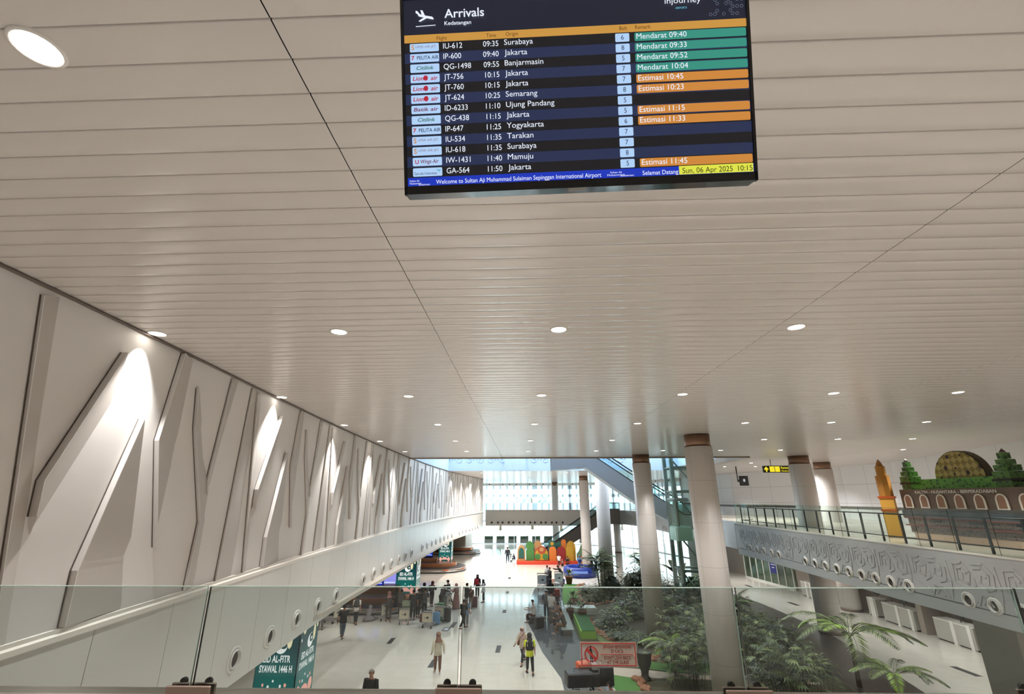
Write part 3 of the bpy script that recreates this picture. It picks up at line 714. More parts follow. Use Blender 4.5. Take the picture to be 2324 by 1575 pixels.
def honey(mb):
    rnd = random.Random(3)
    for i in range(9):
        for j in range(5):
            if rnd.random() < .3 + .08 * i:
                u, v = tvpx(1612 + i * 10 + (j % 2) * 5, 34 - j * 8 - i * .5)
                if v > TH - b - .006 or u > U1 - .008: continue
                pts = [(u + .0062 * math.cos(R(a)), v + .0062 * math.sin(R(a))) for a in range(0, 360, 60)]
                for p, q in zip(pts, pts[1:] + pts[:1]): mb.tube([tv(*p, .003), tv(*q, .003)], .0007, 3)
on_screen('hexagon_ornament', [honey], ['pale'], 0)
FL = [('IU-612', '09:35', 'Surabaya', '6', 'Mendarat 09:40', 0), ('IP-600', '09:40', 'Jakarta', '8', 'Mendarat 09:33', 1), ('QG-1498', '09:55', 'Banjarmasin', '5', 'Mendarat 09:52', 2), ('JT-756', '10:15', 'Jakarta', '7', 'Mendarat 10:04', 3), ('JT-760', '10:15', 'Jakarta', '7', 'Estimasi 10:45', 3), ('JT-624', '10:25', 'Semarang', '8', 'Estimasi 10:23', 3), ('ID-6233', '11:10', 'Ujung Pandang', '5', '', 4), ('QG-438', '11:15', 'Jakarta', '5', 'Estimasi 11:15', 2), ('IP-647', '11:25', 'Yogyakarta', '6', 'Estimasi 11:33', 1), ('IU-534', '11:35', 'Tarakan', '7', '', 0), ('IU-618', '11:35', 'Surabaya', '7', '', 0), ('IW-1431', '11:40', 'Mamuju', '8', '', 5), ('GA-564', '11:50', 'Jakarta', '5', 'Estimasi 11:45', 6)]
uF, uT, uO, uB, uR = [tvpx(x, 250)[0] for x in (1010, 1136, 1149, 1419, 1447)]
uc0, uc1 = tvpx(934, 250)[0], tvpx(1000, 250)[0]
KIND = [('SUPER AIR JET', 'grey', 'orange'), ('PELITA AIR', 'ink', 'red'), ('Citilink', 'green', 'green'), ('Lion  air', 'red', 'red'), ('Batik air', 'maroon', 'red'), ('Wings Air', 'maroon', 'red'), ('Garuda Indonesia', 'ink', 'cyan')]
for k, (fl, ti, og, be, rm, kd) in enumerate(FL):
    v = vrow(k); base = v - 5.6 * PXM
    tt = lambda body, u, al, mi, cap=12.6, sq=.9, bold=0.0, dv=0.0, wpx=None, slant=0.0, d=.0036: (lambda mb: letters(mb, body, tv(u, base + dv, d), TX, TZ, cap * PXM, al, bold, mi, width=wpx * PXM if wpx else None, squeeze=sq, slant=slant))
    items = [BOX(U0, U1, v - RH * .99, v + RH * .99, 0 if k % 2 == 0 else 1), tt(fl, uF, 'l', 2), tt(ti, uT, 'r', 2), tt(og, uO, 'l', 2, sq=1.02, dv=1.6 * PXM)]
    items += [BOX(uc0, uc1, v - RH * .8, v + RH * .8, 3, .0012, .004)]
    nm, c1, c2 = KIND[kd]; um = (uc0 + uc1) / 2
    if kd == 0:
        items += [tt('S', uc0 + 4 * PXM, 'l', 6, 11, .9, .02, d=.0042), tt('UPER AIR JET', uc0 + 13 * PXM, 'l', 5, 5.2, .8, .012, 4 * PXM, 48, d=.0042)]
    elif kd == 3: items += [tt('Lion', uc0 + 5 * PXM, 'l', 5, 9.5, .9, .015, .5 * PXM, 25, .2, .0042), tt('air', uc1 - 5 * PXM, 'r', 5, 9.5, .9, .015, .5 * PXM, 16, .2, .0042), lambda mb, um=um, v=v: mb.add([tv(um + 1.5 * PXM + 5.5 * PXM * math.cos(R(a)), v + 6.5 * PXM * math.sin(R(a)), .0042) for a in range(0, 360, 40)], [tuple(range(9))], 6)]
    elif kd == 1: items += [tt(nm, uc1 - 1 * PXM, 'r', 5, 8.4, .9, .008, 1 * PXM, 50, d=.0042), tt('7', uc0 + 3 * PXM, 'l', 6, 9.5, 1.1, .02, .5 * PXM, d=.0042)]
    elif kd == 6: items += [tt(nm, uc0 + 3 * PXM, 'l', 5, 6.6, .9, .0, -1 * PXM, 52, d=.0042), lambda mb, v=v: mb.add([tv(uc1 + x * PXM, v + y * PXM, .0042) for x, y in ((-14, 5), (-2, 4), (-6, 0), (-3, -4))], [(0, 1, 2, 3)], 6)]
    else: items += [tt(nm if kd != 5 else 'Wings Air', um + (4 * PXM if kd == 5 else 0), 'c', 5, 8.4, .9, .012, 1.2 * PXM, {2: 40, 4: 56, 5: 42}[kd], .25, .0042)] + ([tt('U', uc0 + 6 * PXM, 'l', 6, 9, 1, .02, .5 * PXM, d=.0042)] if kd == 5 else [])
    items += [BOX(uB - 16 * PXM, uB + 16 * PXM, v - RH * .8, v + RH * .8, 3, .0012, .004), tt(be, uB, 'c', 4, 11)]
    ms = ['black', 'row', 'white', 'chip', 'ink', c1, c2]
    if rm:
        ms.append('teal' if rm[0] == 'M' else 'orange')
        items += [BOX(uR, U1 - .003, v - RH * .8, v + RH * .8, 7, .0012, .005), tt(rm, uR + 4 * PXM, 'l', 2, 12.4, 1.0)]
    on_screen('flight_row', items, ms, 0)
vt = line_v(1180, 405)
ud = tvpx(1541, 388)[0]
on_screen('ticker_band', [BOX(U0, U1, .033, vt + 12.5 * PXM, 0), lambda mb: letters(mb, 'Welcome to Sultan Aji Muhammad Sulaiman Sepinggan International Airport', tv(tvpx(990, 411)[0], vt - 5 * PXM, .003), TX, TZ, 9.6 * PXM, 'l', 0.0, 1, width=376 * PXM), lambda mb: letters(mb, 'Selamat Datang', tv(tvpx(1458, 395)[0], vt - 5 * PXM, .003), TX, TZ, 9.6 * PXM, 'l', 0.0, 1, width=80 * PXM),
    lambda mb: [letters(mb, s, tv(tvpx(x, 400)[0], vt + dv * PXM, .003), TX, TZ, 4 * PXM, 'l', 0.0, 1, width=w * PXM) for s, x, dv, w in (('Sultan Aji', 1385, 2, 26), ('Muhammad', 1378, -4, 38), ('Sulaiman', 1408, -6, 30), ('Sultan Aji', 930, 2, 22), ('Muhammad', 930, -4, 26), ('Sulaiman', 950, -7, 26))]], ['blue', 'white'], 0)
on_screen('date_chip', [BOX(ud, U1 - .002, .034, vt + 12.2 * PXM, 0, .0012), lambda mb: letters(mb, 'Sun, 06 Apr 2025', tv(ud + 7 * PXM, vt - 5 * PXM, .004), TX, TZ, 12 * PXM, 'l', 0, 1, width=112 * PXM), lambda mb: letters(mb, '10:15', tv(U1 - 4 * PXM, vt - 5 * PXM, .004), TX, TZ, 12 * PXM, 'r', 0, 1, width=32 * PXM)], ['yellow', 'black'], 0)
pm = MB(); c = tv(TW / 2, TH * .62, -.07)
for s in (-.09, .09): pm.tube([(c.x + s, c.y + .03, c.z), (c.x + s, c.y + .03, CEIL + .02)], .02, 10)
pm.build('hanger_pole', mat('hanger_white', (210, 204, 198), .4), disp, world=True)
bk = MB(); tvbox(bk, TW / 2 - .2, TW / 2 + .2, TH * .3, TH * .75, -.09, -.056); bk.build('bracket', black_gloss, disp, world=True)

# ================================================================== RIGHT BALCONY: RAIL, GLASS, MOSQUE MODEL
def at_x(px, py, x):
    r = ray(px, py); return r * (x / r.x) + Vector((0, 0, CAMZ))
hr = thing('metal_handrail', 'dark metal handrail with square posts along the right balcony', 'handrail', (14.5, 20, 5.75))
mb = MB()
for zz, rr in ((6.81, .03), (5.97, .026)): mb.tube([(interp(BAL, y) + .32, y, zz) for y in [7 + i * 1.4 for i in range(20)] + [34.4]] + [(16.4, 35.6, zz)], rr, 6)
mb.build('top_rail', dark_rail, hr, world=True)
for i in range(24):
    y = 7.6 + 1.165 * i; x = interp(BAL, y) + .32
    MB().box(x - .022, x + .022, y - .035, y + .035, 5.76, 6.8).build('post', dark_rail, hr, world=True)
gl2 = glass('balcony_glass', (238, 246, 242), .04)
first = None
for i in range(18):
    y = 34.0 - 1.5 * i; x = interp(BAL, y) + .06
    a = math.atan2(interp(BAL, y + .7) - interp(BAL, y - .7), 1.4)
    lab = 'clear glass pane of the right balcony balustrade, %s from the lift end' % ORD[i]
    if first is None:
        first = thing('glass_balustrade', lab, 'glass panel', (x, y, 5.755), -a, 'balcony glass panes')
        MB().box(-.006, .006, -.74, .74, 0, 1.3).build('pane', gl2, first); MB().box(-.007, .007, -.74, .74, 1.3005, 1.304).build('top_edge', edge_m, first)
        MB().box(-.007, .007, .741, .744, 0, 1.304).build('side_edge', edge_d, first)
    else: dup(first, (x, y, 5.755), -a, lab, 'balcony glass panes')

# miniature mosque front
brown_w = mat('model_brown', (104, 88, 76), .6, noise=(2.5, 0), rgb2=(92, 76, 66))
MX = 16.95
mosque = thing('mosque_model', 'long brown mosque model with green towers, patterned dome and white-edged arches', 'display model', (MX, 18, 5.75))
y0, y1 = 9.5, 22.15
W = MB(); W.box(MX, MX + 1.6, y0, y1, 6.85, 7.76); W.box(MX + .25, MX + 1.6, y0, y1, 5.75, 6.85); W.build('front_wall', brown_w, mosque, world=True)
def carved(key, rgb, rgb2, sc):
    M = mat(key, rgb, .55); nt = M.node_tree; b = nt.nodes['Principled BSDF']
    tc = nt.nodes.new('ShaderNodeTexCoord'); vo = nt.nodes.new('ShaderNodeTexVoronoi'); vo.feature = 'F1'; vo.inputs['Scale'].default_value = sc
    rp = nt.nodes.new('ShaderNodeValToRGB'); rp.color_ramp.elements[0].position = .25; rp.color_ramp.elements[1].position = .5
    rp.color_ramp.elements[0].color = lin(rgb) + (1,); rp.color_ramp.elements[1].color = lin(rgb2) + (1,)
    nt.links.new(tc.outputs['Object'], vo.inputs['Vector']); nt.links.new(vo.outputs['Distance'], rp.inputs[0]); nt.links.new(rp.outputs[0], b.inputs['Base Color']); return M
B_ = MB()
B_.box(MX - .14, MX, y0, y1 - .05, 6.62, 6.88); B_.build('cornice', mat('model_slate', (58, 60, 66), .5), mosque, world=True)
B_ = MB()
for z in (6.6, 6.3): B_.box(MX - .16, MX, y0, y1 - .1, z - .03, z + .02)
B_.build('red_moulding', mat('model_maroon', (118, 58, 48), .5), mosque, world=True)
B_ = MB(); B_.box(MX - .08, MX + .25, y0, y1 - .2, 6.33, 6.57); B_.box(MX - .05, MX + .25, y0, y1 - .2, 6.0, 6.27); B_.build('carved_frieze', carved('carved_brown', (66, 58, 54), (112, 92, 82), 9), mosque, world=True)
B_ = MB(); B_.box(MX - .03, MX + .26, y0, y1 - .3, 5.75, 6.0); B_.build('plinth', mat('model_stone', (206, 172, 150), .6, noise=(3, 0), rgb2=(216, 190, 160)), mosque, world=True)
for i in range(6): MB().tube([(MX - .2, 20.6 - i * 1.75, 6.52), (MX - .2, 20.15 - i * 1.75, 6.5)], .035, 6).box(MX - .22, MX - .05, 20.55 - i * 1.75, 20.65 - i * 1.75, 6.46, 6.56).build('spotlight', mat('spot_black', (30, 28, 28), .5), mosque, world=True)
def arch_poly(w, h, n=9): return [(-w, 0), (w, 0)] + [(w * math.cos(math.pi * t / n), h - w + w * 1.15 * math.sin(math.pi * t / n)) for t in range(n + 1)]
arch_w = mat('arch_white', (238, 230, 216), .5); arch_b = mat('arch_brown', (140, 104, 82), .6)
for i in range(11):
    p = at_x(2050 + 3, 1151, MX); yy_ = 21.72 - i * .83
    o = arch_poly(.225, .52); q = arch_poly(.15, .44)
    A = MB().extrude([(MX - .02, yy_ - u, 7.0 + v) for u, v in o], (-.03, 0, 0)); fr = A.build('arch_frame', arch_w, mosque, world=True)
    MB().extrude([(MX - .052, yy_ - u, 7.04 + v) for u, v in q], (-.004, 0, 0)).build('arch_panel', arch_b, fr, world=True)
tx = MB()
a, b_ = at_x(2077, 1120, MX - .01), at_x(2262, 1117.5, MX - .01)
letters(tx, 'KALTIM - NUSANTARA - BERPERADABAN', (MX - .012, a.y, 7.585), (0, -1, 0), (0, 0, 1), .11, 'l', .025, width=a.y - b_.y)
tx.build('lettering', mat('letter_white', (236, 230, 220), .5), mosque, world=True)
gm = carved('green_leaf_print', (44, 92, 34), (98, 158, 62), 7); gd = carved('green_tower_print', (36, 66, 30), (78, 118, 54), 8)
a, b_ = at_x(2088, 1100, 17.3), at_x(2262, 1095, 17.3)
MB().box(17.3, 18.6, b_.y, a.y, 7.7, 8.17).build('green_drum', gm, mosque, world=True)
yc = (at_x(2122, 1078, 17.5).y + at_x(2236, 1076, 17.5).y) / 2; ry = (at_x(2122, 1078, 17.5).y - at_x(2236, 1076, 17.5).y) / 2
def dome_mat():
    M = mat('dome_print', (168, 150, 84), .5); nt = M.node_tree; b = nt.nodes['Principled BSDF']
    tc = nt.nodes.new('ShaderNodeTexCoord'); mp = nt.nodes.new('ShaderNodeMapping'); mp.inputs['Rotation'].default_value = (R(45), 0, 0); mp.inputs['Scale'].default_value = (1, 5.2, 5.2)
    ch = nt.nodes.new('ShaderNodeTexChecker'); ch.inputs['Scale'].default_value = 1; ch.inputs['Color1'].default_value = lin((176, 158, 92)) + (1,); ch.inputs['Color2'].default_value = lin((128, 112, 52)) + (1,)
    vo = nt.nodes.new('ShaderNodeTexVoronoi'); vo.inputs['Scale'].default_value = 2.6
    rp = nt.nodes.new('ShaderNodeValToRGB'); rp.color_ramp.interpolation = 'CONSTANT'; rp.color_ramp.elements[0].color = lin((70, 44, 50)) + (1,); rp.color_ramp.elements[1].position = .24; rp.color_ramp.elements[1].color = (1, 1, 1, 1)
    mx = nt.nodes.new('ShaderNodeMix'); mx.data_type = 'RGBA'; mx.blend_type = 'MULTIPLY'; mx.inputs['Factor'].default_value = 1
    nt.links.new(tc.outputs['Object'], mp.inputs[0]); nt.links.new(mp.outputs[0], ch.inputs['Vector']); nt.links.new(tc.outputs['Object'], vo.inputs['Vector']); nt.links.new(vo.outputs['Distance'], rp.inputs[0])
    nt.links.new(ch.outputs['Color'], mx.inputs['A']); nt.links.new(rp.outputs[0], mx.inputs['B']); nt.links.new(mx.outputs['Result'], b.inputs['Base Color']); return M
zt_ = at_x(2172, 1024, 17.5).z; dz = zt_ - 8.17
MB().extrude([(17.5, yc + ry * math.cos(math.pi * t / 28), 8.17 + dz * math.sin(math.pi * t / 28)) for t in range(29)], (.03, 0, 0)).build('dome', [dome_mat()], mosque, world=True)
MB().extrude([(17.531, yc + (ry + .03) * math.cos(math.pi * t / 40), 8.17 + (dz + .03) * math.sin(math.pi * t / 40)) for t in range(41)], (.3, 0, 0)).build('dome_edge', mat('dome_edge', (74, 60, 44), .6), mosque, world=True)  # rim coloured dark to stand in for the shadow beside the dome
def tower(px, X, ztop, name='green_tower', w=.25):
    p = at_x(px, 1090, X); m_ = MB(); yb = p.y
    h = ztop - 8.05
    m_.box(X - w, X + w, yb - w, yb + w, 7.7, 7.98)
    for k, (s, a0, a1) in enumerate(((1.05, 0, .26), (.86, .26, .46), (.62, .46, .64), (.42, .64, .86))): m_.box(X - w * s, X + w * s, yb - w * s, yb + w * s, 8.06 + h * a0, 8.06 + h * a1 - .02)
    t_ = m_.build(name, gd, mosque, world=True)
    MB().box(X - w * 1.15, X + w * 1.15, yb - w * 1.15, yb + w * 1.15, 7.98, 8.06).build('dark_collar', mat('tower_dark', (40, 34, 26), .6), t_, world=True)
    MB().lathe([(w * .46, 0), (0.001, h * .13)], 4, (X, yb, 8.06 + h * .86)).build('spire_cap', mat('tower_cap', (96, 82, 72), .6), t_, world=True)
tower(2067, 17.4, at_x(2060, 1040, 17.4).z); tower(2296, 17.4, at_x(2283, 1016, 17.4).z, w=.3)
# yellow minaret standing beside it
oc = mat('minaret_ochre', (178, 122, 48), .55); oy = mat('minaret_yellow', (214, 160, 64), .55); orr = mat('minaret_rim', (176, 78, 22), .5)
MNX, MNY = 16.55, 22.45
mn = thing('minaret_model', 'slender yellow and ochre minaret model left of the brown mosque model', 'display model', (MNX, MNY, 5.75))
z = lambda py: at_x(2030, py, MNX).z
MB().lathe([(.36, z(1225) if z(1225) > 5.76 else 5.76), (.36, z(1130))], 4, (MNX, MNY, 0), smooth=False).build('tower_base', oy, mn, world=True)
for a_, b_2 in ((1131, 1126), (1160, 1156)): MB().lathe([(.42, z(a_)), (.42, z(b_2))], 4, (MNX, MNY, 0), smooth=False).build('rim', orr, mn, world=True)
MB().lathe([(.27, z(1126)), (.27, z(1078))], 8, (MNX, MNY, 0), smooth=False).lathe([(.19, z(1078)), (.19, z(1055))], 8, (MNX, MNY, 0), smooth=False).build('upper_shaft', oc, mn, world=True)
MB().lathe([(.15, z(1055)), (.1, z(1047)), (.005, z(1038))], 8, (MNX, MNY, 0)).build('spire', mat('minaret_spire', (150, 96, 44), .5), mn, world=True)

# hanging direction sign and monitor
a, b_ = at_y(1731, 1057, 33.5), at_y(1731, 1072.5, 33.5); c_ = at_y(1832, 1057, 33.5)
sg = thing('direction_sign', 'black and yellow overhead direction sign with arrow, partly behind the thick column', 'sign', ((a.x + c_.x) / 2, 33.5, a.z))
z1, z0 = a.z, b_.z; hh = z1 - z0
bd = MB().box(a.x, c_.x, 33.5, 33.62, z0, z1).build('sign_box', mat('sign_black', (22, 22, 18), .4), sg, world=True)
yl = glow('sign_yellow', (246, 226, 40), 1.0)
s = MB(); X = a.x; ar = lambda u, v: (X + u * hh, 33.493, z0 + v * hh)
s.add([ar(*p) for p in ((.35, .1), (.55, .1), (.55, .45), (.75, .35), (.75, .55), (.45, .88), (.15, .55), (.15, .35), (.35, .45))], [tuple(range(9))]); s.build('arrow', yl, sg, world=True)
s = MB()
for u in (.95, 1.75): s.add([ar(u, .1), ar(u + .72, .1), ar(u + .72, .9), ar(u, .9)], [(0, 1, 2, 3)])
s.build('pictogram_tile', yl, sg, world=True)
s = MB(); letters(s, 'Kantor Pelayanan', ar(2.65, .55), (1, 0, 0), (0, 0, 1), hh * .3, bold=.02); letters(s, 'Check-in Counters', ar(2.65, .14), (1, 0, 0), (0, 0, 1), hh * .22, bold=.015); s.build('lettering', yl, sg, world=True)
for x in (a.x + .6, c_.x - .6): MB().tube([(x, 33.56, z1), (x, 33.56, CEIL)], .02, 6).build('hanger', dark_rail, sg, world=True)
p = at_y(1688, 1091, 41)
mo = thing('hanging_monitor', 'small black monitor hanging on a pole above the far balcony end', 'display screen', (p.x, 41, p.z))
MB().bbox(p.x - .38, p.x + .38, 40.96, 41.04, p.z - .4, p.z + .4, .02).build('housing', mat('monitor_black', (18, 18, 18), .3), mo, world=True)
MB().box(p.x - .34, p.x + .34, 40.952, 40.958, p.z - .34, p.z + .34).box(p.x - .06, p.x + .1, 40.948, 40.952, p.z - .08, p.z + .14, 1).build('screen', [glow('monitor_dark', (14, 15, 18), .5), glow('monitor_white', (210, 214, 220), .8)], mo, world=True)
MB().tube([(p.x - .5, 41.0, p.z - .1), (p.x - .5, 41.0, CEIL)], .05, 8).box(p.x - .5, p.x - .35, 40.99, 41.03, p.z - .1, p.z + .1).build('pole', dark_rail, mo, world=True)

# ================================================================== RIGHT GROUND FLOOR: SHOP FRONT, COUNTERS
sf = thing('shop_front', 'glazed shop front with slim pale frames under the far end of the balcony', 'shop front', (22.6, 47.4, 0))
A0, A1 = Vector((21.95, 50.9, 0)), Vector((22.92, 43.95, 0)); nP = 7
d_ = (A1 - A0) / nP
fm = MB()
for i in range(nP + 1): q = A0 + d_ * i; fm.box(q.x - .045, q.x + .045, q.y - .045, q.y + .045, 0, 3.8)
fm.extrude([(A0.x - .08, A0.y, 0), (A0.x + .08, A0.y, 0), (A0.x + .08, A0.y, .12), (A0.x - .08, A0.y, .12)], A1 - A0); fm.build('frame', mat('pale_frame', (214, 216, 208), .4), sf, world=True)
for i in range(nP):
    a, b_ = A0 + d_ * (i + .01), A0 + d_ * (i + .99); MB().extrude([(a.x, a.y, .13), (b_.x, b_.y, .13), (b_.x, b_.y, 3.78), (a.x, a.y, 3.78)], (.012, 0, 0)).build('pane', glass('green_pane', (216, 234, 224), .14), sf, world=True)
a, b_ = A0 + d_ * 4.05, A0 + d_ * 4.95
nb = MB().extrude([(a.x - .03, a.y, .95), (b_.x - .03, b_.y, .95), (b_.x - .03, b_.y, 2.95), (a.x - .03, a.y, 2.95)], (.015, 0, 0)).build('blue_notice', mat('notice_blue', (40, 48, 120), .5), sf, world=True)
s = MB()
for k, (zz, w0, w1) in enumerate(((2.7, .35, .65), (2.35, .1, .9), (2.1, .15, .9), (1.95, .1, .85), (1.65, .15, .9), (1.4, .3, .7))):
    p, q = a + (b_ - a) * w0, a + (b_ - a) * w1; s.add([(p.x - .032, p.y, zz), (q.x - .032, q.y, zz), (q.x - .032, q.y, zz + .07), (p.x - .032, p.y, zz + .07)], [(0, 1, 2, 3)])
s.build('notice_lines', mat('notice_white', (225, 226, 235), .5), nb, world=True)
ctr_g = mat('counter_grey', (176, 172, 164), .5); ctr_w = mat('counter_white', (228, 224, 216), .45)
first = None
for i, (x, y, L, lab) in enumerate([(23.1, 32.4, 2.5, 'grey service counter with white end panels behind the thick column'), (23.1, 28.55, 2.4, 'grey service counter with white panels nearest the square pillar'), (23.3, 34.9, .8, 'short white service counter just right of the thin rear column'), (22.5, 40.9, 1.6, 'white counter beside the glazed shop front')]):
    t = thing('service_counter', lab, 'counter', (x, y, 0), 0, 'service counters'); h = L / 2
    MB().box(-.28, .3, -h, h, .08, 1.05).build('front_panel', ctr_g, t)
    MB().box(-.2, .3, -h, h, 0, .08).build('kick_plate', dark_rail, t)
    for yy_ in ((-h + .12, -h + .32), (-.1, .1)): MB().box(-.33, .3, yy_[0], yy_[1], 0, 1.14).build('white_pylon', ctr_w, t)
    MB().box(-.3, .5, -h, h, 1.05, 1.09).build('desk_top', ctr_w, t)
    MB().box(.1, .14, -.35, .1, 1.3, 1.62).box(.11, .13, -.15, -.1, 1.09, 1.3).build('desk_monitor', mat('monitor_black', (18, 18, 18)), t)
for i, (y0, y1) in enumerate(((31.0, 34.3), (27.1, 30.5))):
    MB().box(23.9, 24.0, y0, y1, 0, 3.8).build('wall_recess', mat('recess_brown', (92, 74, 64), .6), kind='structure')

# ================================================================== ESCALATORS AND LIFT
esc_side = mat('escalator_side', (198, 202, 206), .35, metal=.1); esc_side2 = mat('escalator_side_dark', (104, 100, 96), .35, metal=.3); step_m = mat('escalator_step', (70, 70, 70), .5, .6); rub = mat('rubber_black', (22, 22, 22), .5); esc_gl = glass('escalator_glass', (240, 249, 251), .05)
def escalator(label, Y, up, low, side_m, wid=1.5, flip=1):
    """up, low: polylines (x, z) of the top and the bottom edge of the truss"""
    t = thing('escalator', label, 'escalator', (up[0][0], Y, 0))
    for s, yy_ in ((0, Y), (1, Y + wid)): MB().extrude([(x, yy_ - (.04 if s == 0 else 0), z) for x, z in up + low[::-1]], (0, .04, 0)).build('side_panel', side_m, t, world=True)
    so = MB()
    for (a, b_) in zip(low, low[1:]): so.add([(a[0], Y, a[1]), (b_[0], Y, b_[1]), (b_[0], Y + wid, b_[1]), (a[0], Y + wid, a[1])], [(0, 1, 2, 3)])
    so.build('soffit', side_m, t, world=True)
    st_ = MB()
    xa, xb = min(p[0] for p in up), max(p[0] for p in up); f_ = sorted(up)
    n_ = int((xb - xa) / .4)
    for i in range(n_):
        x = xa + .4 * i; zz = [p0[1] + (p1[1] - p0[1]) * (x + .2 - p0[0]) / (p1[0] - p0[0]) for p0, p1 in zip(f_, f_[1:]) if p0[0] <= x + .2 <= p1[0]]
        if zz: st_.box(x, x + .4, Y + .25, Y + wid - .25, zz[0] - .35, zz[0] - .18)
    st_.build('steps', step_m, t, world=True)
    for yy_ in (Y + .1, Y + wid - .1):
        MB().extrude([(x, yy_, z) for x, z in up] + [(x, yy_, z + .78) for x, z in up[::-1]], (0, .012, 0)).build('glass_side', esc_gl, t, world=True)
        MB().tube([(x, yy_, z + .82) for x, z in up], .05, 6).build('handrail', rub, t, world=True)
    q = MB()
    for (a, b_) in zip(up, up[1:]): q.tube([(a[0], Y - .05, a[1]), (b_[0], Y - .05, b_[1])], .035, 4)
    q.build('edge_trim', rub, t, world=True)
    return t
xz = lambda px, py, Y: (lambda p: (p.x, p.z))(at_y(px, py, Y))
escalator('grey escalator slanting down rightwards from the ceiling opening', 38.0, [(2.2, 10.75), (5.4, 10.75)] + [xz(1360, 1043, 38), xz(1437, 1094, 38), xz(1525, 1148, 38)] + [(12.3, 6.25), (14.6, 6.2)], [(2.2, 9.56), (4.93, 9.76)] + [xz(1440, 1139, 38), xz(1522, 1184, 38)] + [(12.3, 5.3), (14.6, 5.3)], esc_side)
E2 = 70.0
p0, p1, p2 = xz(1240, 1244, E2), xz(1320, 1189, E2), xz(1349, 1169, E2)
sl = (p1[1] - p0[1]) / (p1[0] - p0[0]); xg = p0[0] - (p0[1] - .55) / sl
escalator('far escalator rising rightwards from behind the colourful arches to the bridge', E2, [(xg - 2, .5), (xg, .55), p0, p1, p2, (p2[0] + 1.0, 6.0), (13.6, 6.0)], [(xg - 2, .02), (xg + 1.8, .02), (p1[0], p1[1] - 1.75), (p2[0], p2[1] - 1.75), (11.4, 3.95), (13.6, 3.95)], esc_side2)
lf = thing('glass_lift', 'glass lift shaft with grey-green steel frame between the first two columns', 'lift', (12.1, 36.4, 0))
stl = mat('lift_steel', (140, 150, 142), .4)
for x, y in ((11.0, 35.6), (13.5, 35.4), (11.0, 37.4), (13.5, 37.4), (12.75, 35.3)): MB().box(x - .13, x + .13, y - .13, y + .13, 0, 11.5).build('post', stl, lf, world=True)
for zz in (.2, 2.6, 5.4, 7.9, 9.6):
    m_ = MB()
    for (xa, ya), (xb, yb) in (((11, 35.6), (12.75, 35.3)), ((12.75, 35.3), (13.5, 35.4)), ((13.5, 35.4), (13.5, 37.4)), ((11, 35.6), (11, 37.4)), ((11, 37.4), (13.5, 37.4))): m_.tube([(xa, ya, zz), (xb, yb, zz)], .09, 4, smooth=False)
    if zz < 9: m_.tube([(12.75, 35.34, zz), (11.1, 35.6, zz + 2.2)], .06, 4)
    m_.build('ring_beam', stl, lf, world=True)
RG = [(11.0 - .5 * math.sin(t) + .0 + (0 if t < 1.57 else 0), 36.5 - 1.2 * math.cos(t)) for t in [i * .35 for i in range(10)]]
MB().prism([(10.55, 36.1), (10.9, 35.2), (11.9, 34.95), (12.7, 35.1), (12.7, 35.12), (11.9, 34.97), (10.92, 35.22), (10.57, 36.1)], .1, 11).build('shaft_glass', glass('lift_glass', (238, 248, 245), .07), lf, world=True)
cab = MB(); cab.bbox(10.75, 11.95, 35.3, 36.9, 4.55, 5.5, .1).build('cab_skirt', mat('cab_green', (206, 232, 212), .3), lf, world=True)
MB().bbox(10.8, 11.9, 35.35, 36.85, 5.52, 7.2, .1).build('cab_glass', glass('cab_glass', (226, 242, 236), .08), lf, world=True)
MB().bbox(10.75, 11.95, 35.3, 36.9, 7.2, 7.45, .1).build('cab_roof', mat('cab_grey', (150, 156, 152), .4), lf, world=True)
MB().box(13.35, 13.47, 35.22, 35.27, 1.5, 3.1).box(13.35, 13.47, 35.22, 35.27, 4.1, 4.5).build('lit_strip', glow('strip_light', (250, 240, 220), 1.0), lf, world=True)

# ================================================================== FESTIVE PILLARS, CAROUSELS, SCREENS
def teal_mat():
    M = bpy.data.materials.new('teal_banner'); M.use_nodes = True; nt = M.node_tree; b = nt.nodes['Principled BSDF']
    b.inputs['Base Color'].default_value = (.01, .05, .05, 1); b.inputs['Roughness'].default_value = .35
    tc = nt.nodes.new('ShaderNodeTexCoord'); mp = nt.nodes.new('ShaderNodeMapping'); mp.inputs['Location'].default_value = (0, 0, -.72); mp.inputs['Scale'].default_value = (.62, .62, .62)
    g = nt.nodes.new('ShaderNodeTexGradient'); g.gradient_type = 'SPHERICAL'; rp = nt.nodes.new('ShaderNodeValToRGB')
    rp.color_ramp.elements[0].color = lin((12, 62, 68)) + (1,); rp.color_ramp.elements[1].color = lin((24, 146, 134)) + (1,)
    nt.links.new(tc.outputs['Object'], mp.inputs[0]); nt.links.new(mp.outputs[0], g.inputs[0]); nt.links.new(g.outputs['Fac'], rp.inputs[0])
    nt.links.new(rp.outputs[0], b.inputs['Emission Color']); b.inputs['Emission Strength'].default_value = .75; return M
teal = teal_mat(); bn_white = glow('banner_white', (250, 250, 246), 1.0); bn_cream = glow('banner_cream', (250, 236, 190), 1.0); bn_peach = glow('banner_peach', (250, 176, 160), 1.0)
